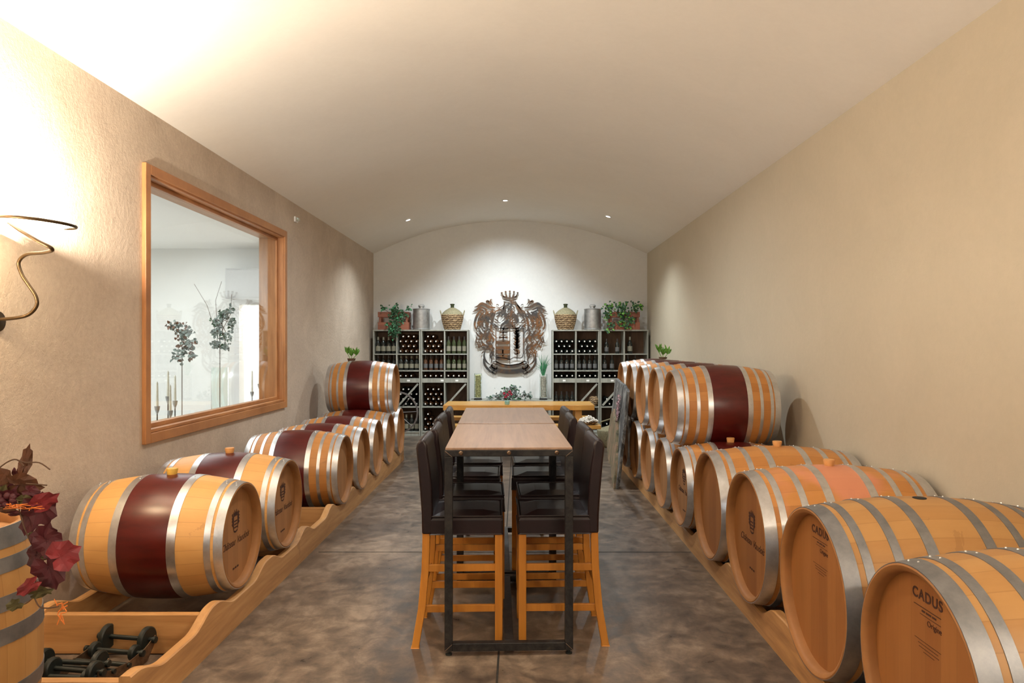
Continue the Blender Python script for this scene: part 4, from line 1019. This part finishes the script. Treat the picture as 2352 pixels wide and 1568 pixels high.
# ------------------------------------------------------------------ slate slab, basket, wheel
t = thing('slate_slab', 'rough grey slate slab with pale layered foot leaning on the right barrels', 'stone slab', (1.05, 8.15, 0))
poly = [(-.50, .02), (-.36, -.0), (-.28, .10), (0, .34), (.30, .56), (.62, .78), (.80, .95), (.84, 1.05), (.80, 1.17), (.6, 1.22), (.35, 1.215), (.1, 1.20), (-.3, 1.175), (-.52, 1.14), (-.50, .9), (-.53, .6), (-.49, .3)]
poly = [(-.46, .0), (-.40, .0), (-.1, .16), (.25, .22), (.50, .32), (.55, .55), (.50, .85), (.52, 1.15), (.1, 1.13), (-.2, 1.11), (-.5, 1.06), (-.52, .7), (-.50, .3)]
lean = R(6)
def slabmesh(poly, x0, x1, mat, nm, seed, name_):
    rnd = random.Random(seed); out = []
    for i, p in enumerate(poly):
        q = poly[(i+1) % len(poly)]
        for k in range(4): out.append((p[0]+(q[0]-p[0])*k/4+rnd.uniform(-.008, .008), max(0, p[1]+(q[1]-p[1])*k/4+rnd.uniform(-.008, .008))))
    F_ = frame((x0, 0, 0), (0, 1, 0), (0, 0, 1))
    Sh = Matrix.Identity(4); Sh[0][2] = math.tan(lean)
    MB().prism(out, Sh @ F_, x1-x0).build(nm, mat, t, bevel=.006)
slabmesh(poly, 0, .035, M['slate'], 'slab', 2, '')
low = [(-.44, .0), (-.40, .0), (-.1, .17), (.25, .24), (.40, .34), (.42, .52), (.36, .72), (.22, .80), (.0, .66), (-.1, .78), (-.22, .60), (-.30, .45), (-.44, .2)]
slabmesh(low, -.028, 0, M['stone'], 'layered_stone', 3, '')
mb = MB(); rnd = random.Random(6)
for k in range(60):
    y = -.16+rnd.gauss(0, .045); z = .83+rnd.gauss(0, .07); mb.leaf((-.01+z*math.tan(lean)*1.0-.006, y, z), (-.2, rnd.uniform(-1, 1), rnd.uniform(-1, 1)), (-1, 0, 0), .04, .035)
mb.build('pink_flowers', M['mauve'], t)['label'] = 'patch of mauve flowers'
t = thing('basket', 'greenish wicker basket with lid on the floor behind the slate slab', 'basket', (1.40, 10.95, 0))
MB().lathe([(1e-4, 0), (.15, 0), (.17, .03), (.185, .16), (.20, .25), (.195, .26), (.15, .28), (1e-4, .33)], 'z', seg=28).build('weave', M['wicker_g'], t, smooth=True)
MB().tube([(-.19, 0, .25), (-.13, 0, .38), (0, 0, .42), (.13, 0, .38), (.19, 0, .25)], .01, 8).build('handle', M['wicker_g'], t, smooth=True)
t = thing('iron_wheel', 'grey iron spoked wheel leaning behind the last barrels of the left row', 'wheel', (-1.72, 10.1, .60))
rr = .30
MB().lathe([(rr-.02, -.014), (rr, -.014), (rr, .014), (rr-.02, .014), (rr-.02, -.014)], 'y', seg=40).build('rim', M['hoop_d'], t, smooth=True)
MB().lathe([(1e-4, -.03), (.035, -.03), (.035, .03), (1e-4, .03)], 'y', seg=16).build('hub', M['hoop_d'], t, smooth=True)
for k in range(8):
    a = k*PI/4+.05; MB().tube([(.03*math.cos(a), 0, .03*math.sin(a)), ((rr-.015)*math.cos(a), 0, (rr-.015)*math.sin(a))], .006, 6).build('spoke', M['hoop_d'], t)
MB().box((-.03, -.03, -.60), (.03, .03, -.30)).build('foot', M['steel'], t)
# small plants on the stacked barrels
def pot_plant(label, loc, seed):
    t = thing('potted_plant', label, 'plant', loc); rnd = random.Random(seed)
    MB().lathe([(1e-4, 0), (.035, 0), (.05, .05), (.052, .06), (.045, .06), (1e-4, .05)], 'z').build('pot', M['stem'], t, smooth=True)
    mb = MB()
    for cx, h_ in ((-.05, .2), (.0, .14), (.055, .16)):
        mb.tube([(cx*.3, 0, .05), (cx, 0, h_*.6)], .004, 5)
        for k in range(14):
            a = rnd.uniform(0, 2*PI); mb.leaf((cx, 0, h_*.55+rnd.uniform(0, .03)), (math.cos(a)*.5, math.sin(a)*.5, rnd.uniform(.5, 1.6)), (0, -1, .2), rnd.uniform(.06, .11), .028)
    mb.build('leaves', M['ivy_l'], t)
pot_plant('small bright green plant on the stacked barrel by the left wall', (-2.12, 9.06, 1.326), 1)
pot_plant('small bright green plant behind the stacked barrels by the right wall', (1.80, 8.90, 1.345), 2)

# ------------------------------------------------------------------ seen through the window
def candle(label, px, ytop, ymid, Y, zb=0.0):
    a = at(px, ytop, Y); b = at(px, ymid, Y)
    t = thing('candle_stand', label, 'candlestick', (a.x, Y, 0), group='candle stands behind the window')
    MB().tube([(0, 0, .0), (0, 0, b.z-.02)], .005, 8).build('rod', M['steel'], t, smooth=True)
    MB().lathe([(1e-4, 0), (.09, 0), (.09, .01), (1e-4, .014)], 'z', seg=20).build('base', M['steel'], t, smooth=True)
    MB().lathe([(.004, b.z-.05), (.018, b.z-.01), (.022, b.z+.02), (.012, b.z+.02)], 'z', seg=14).build('cup', M['zinc'], t, smooth=True)
    MB().lathe([(.012, b.z), (.008, a.z-.02), (1e-4, a.z)], 'z', seg=10).build('taper', M['wax'], t, smooth=True)
candle('slim candle stand behind the glass, nearest to the window jamb', 361, 875, 938, 6.0)
candle('slim candle stand behind the glass, second from the near jamb', 386, 850, 915, 6.25)
candle('slim candle stand behind the glass, third from the near jamb', 391, 882, 948, 6.1)
candle('slim candle stand behind the glass, fourth from the near jamb', 402, 860, 925, 6.4)
candle('slim candle stand behind the glass, in front of the bright doorway', 579, 850, 903, 8.6)
candle('slim candle stand behind the glass, at the far jamb', 596, 836, 885, 8.3)
ivy('dried brown and grey bouquet hanging left behind the glass', 'dried_bouquet', (418, 790), [(395, 752, 8, .5), (408, 745, 10, .6), (418, 770, 12, .8), (432, 760, 14, 1), (438, 790, 12, .9), (420, 805, 14, .8), (405, 820, 10, .4), (442, 815, 8, .4)], 40, [M['grey_leaf'], M['leaf_b']], 12, 'flowers', 8.4)
ivy('dark dried foliage with long twigs in the middle of the window', 'dried_bouquet', (505, 740), [(498, 740, 14, 1), (512, 722, 10, .8), (525, 715, 8, .6), (530, 742, 9, .7), (500, 765, 10, .8), (522, 770, 9, .7), (498, 790, 8, .6), (520, 795, 7, .5)], 40, [M['grey_leaf'], M['ivy']], 13, 'flowers', 8.8)
for nm in ('dried_bouquet', 'dried_bouquet.001'):
    q_ = bpy.data.objects[nm]; z_ = q_.location.z; zb_ = 0 if nm == 'dried_bouquet' else .645
    MB().tube([(0, 0, zb_-z_), (0, 0, -.02)], .006, 6).build('main_stem', M['twig'], q_, smooth=True)
bq = [o for o in C.objects if o.name == 'dried_bouquet.001'][0]
mb = MB(); bl = Vector(bq.location)
for pts in ([(498, 770), (475, 700), (446, 652)], [(500, 760), (495, 690), (509, 646)], [(505, 770), (530, 720), (532, 676)]): mb.tube([at(x, y, 8.8)-bl for x, y in pts], .004, 5)
mb.build('twig', M['twig'], bq)
t = thing('flower_vase', 'tall clear glass vase below the dried foliage behind the window', 'vase', (at(505, 900, 8.8).x, 8.8, .62))
MB().lathe([(1e-4, 0), (.09, 0), (.10, .02), (.10, .66), (.095, .66), (.095, .03), (1e-4, .03)], 'z', seg=28).build('glass', M['glass'], t, smooth=True)
t = thing('sideboard', 'white sideboard below the window level in the next room', 'sideboard', (-3.75, 8.9, 0))
MB().box((-.75, -.25, 0), (.55, .25, .60)).build('body', M['door_w'], t, bevel=.005)
for x in (-.32, .12): MB().box((x-.2, -.262, .06), (x+.2, -.251, .55)).build('door', M['door_w'], t, bevel=.003)
MB().box((-.77, -.27, .60), (.57, .27, .619)).build('top', M['pine_bright'], t, bevel=.003)
t = thing('overhead_cabinet', 'pale grey box fixed above the doorway of the next room', 'cabinet', (-3.5, 10.03, 2.2))
MB().box((-.57, -.12, .0), (.45, .16, .42)).build('body', M['panel_g'], t, bevel=.004)
MB().box((-.55, -.128, .02), (.43, -.121, .40)).build('front', M['panel_g'], t, bevel=.003)
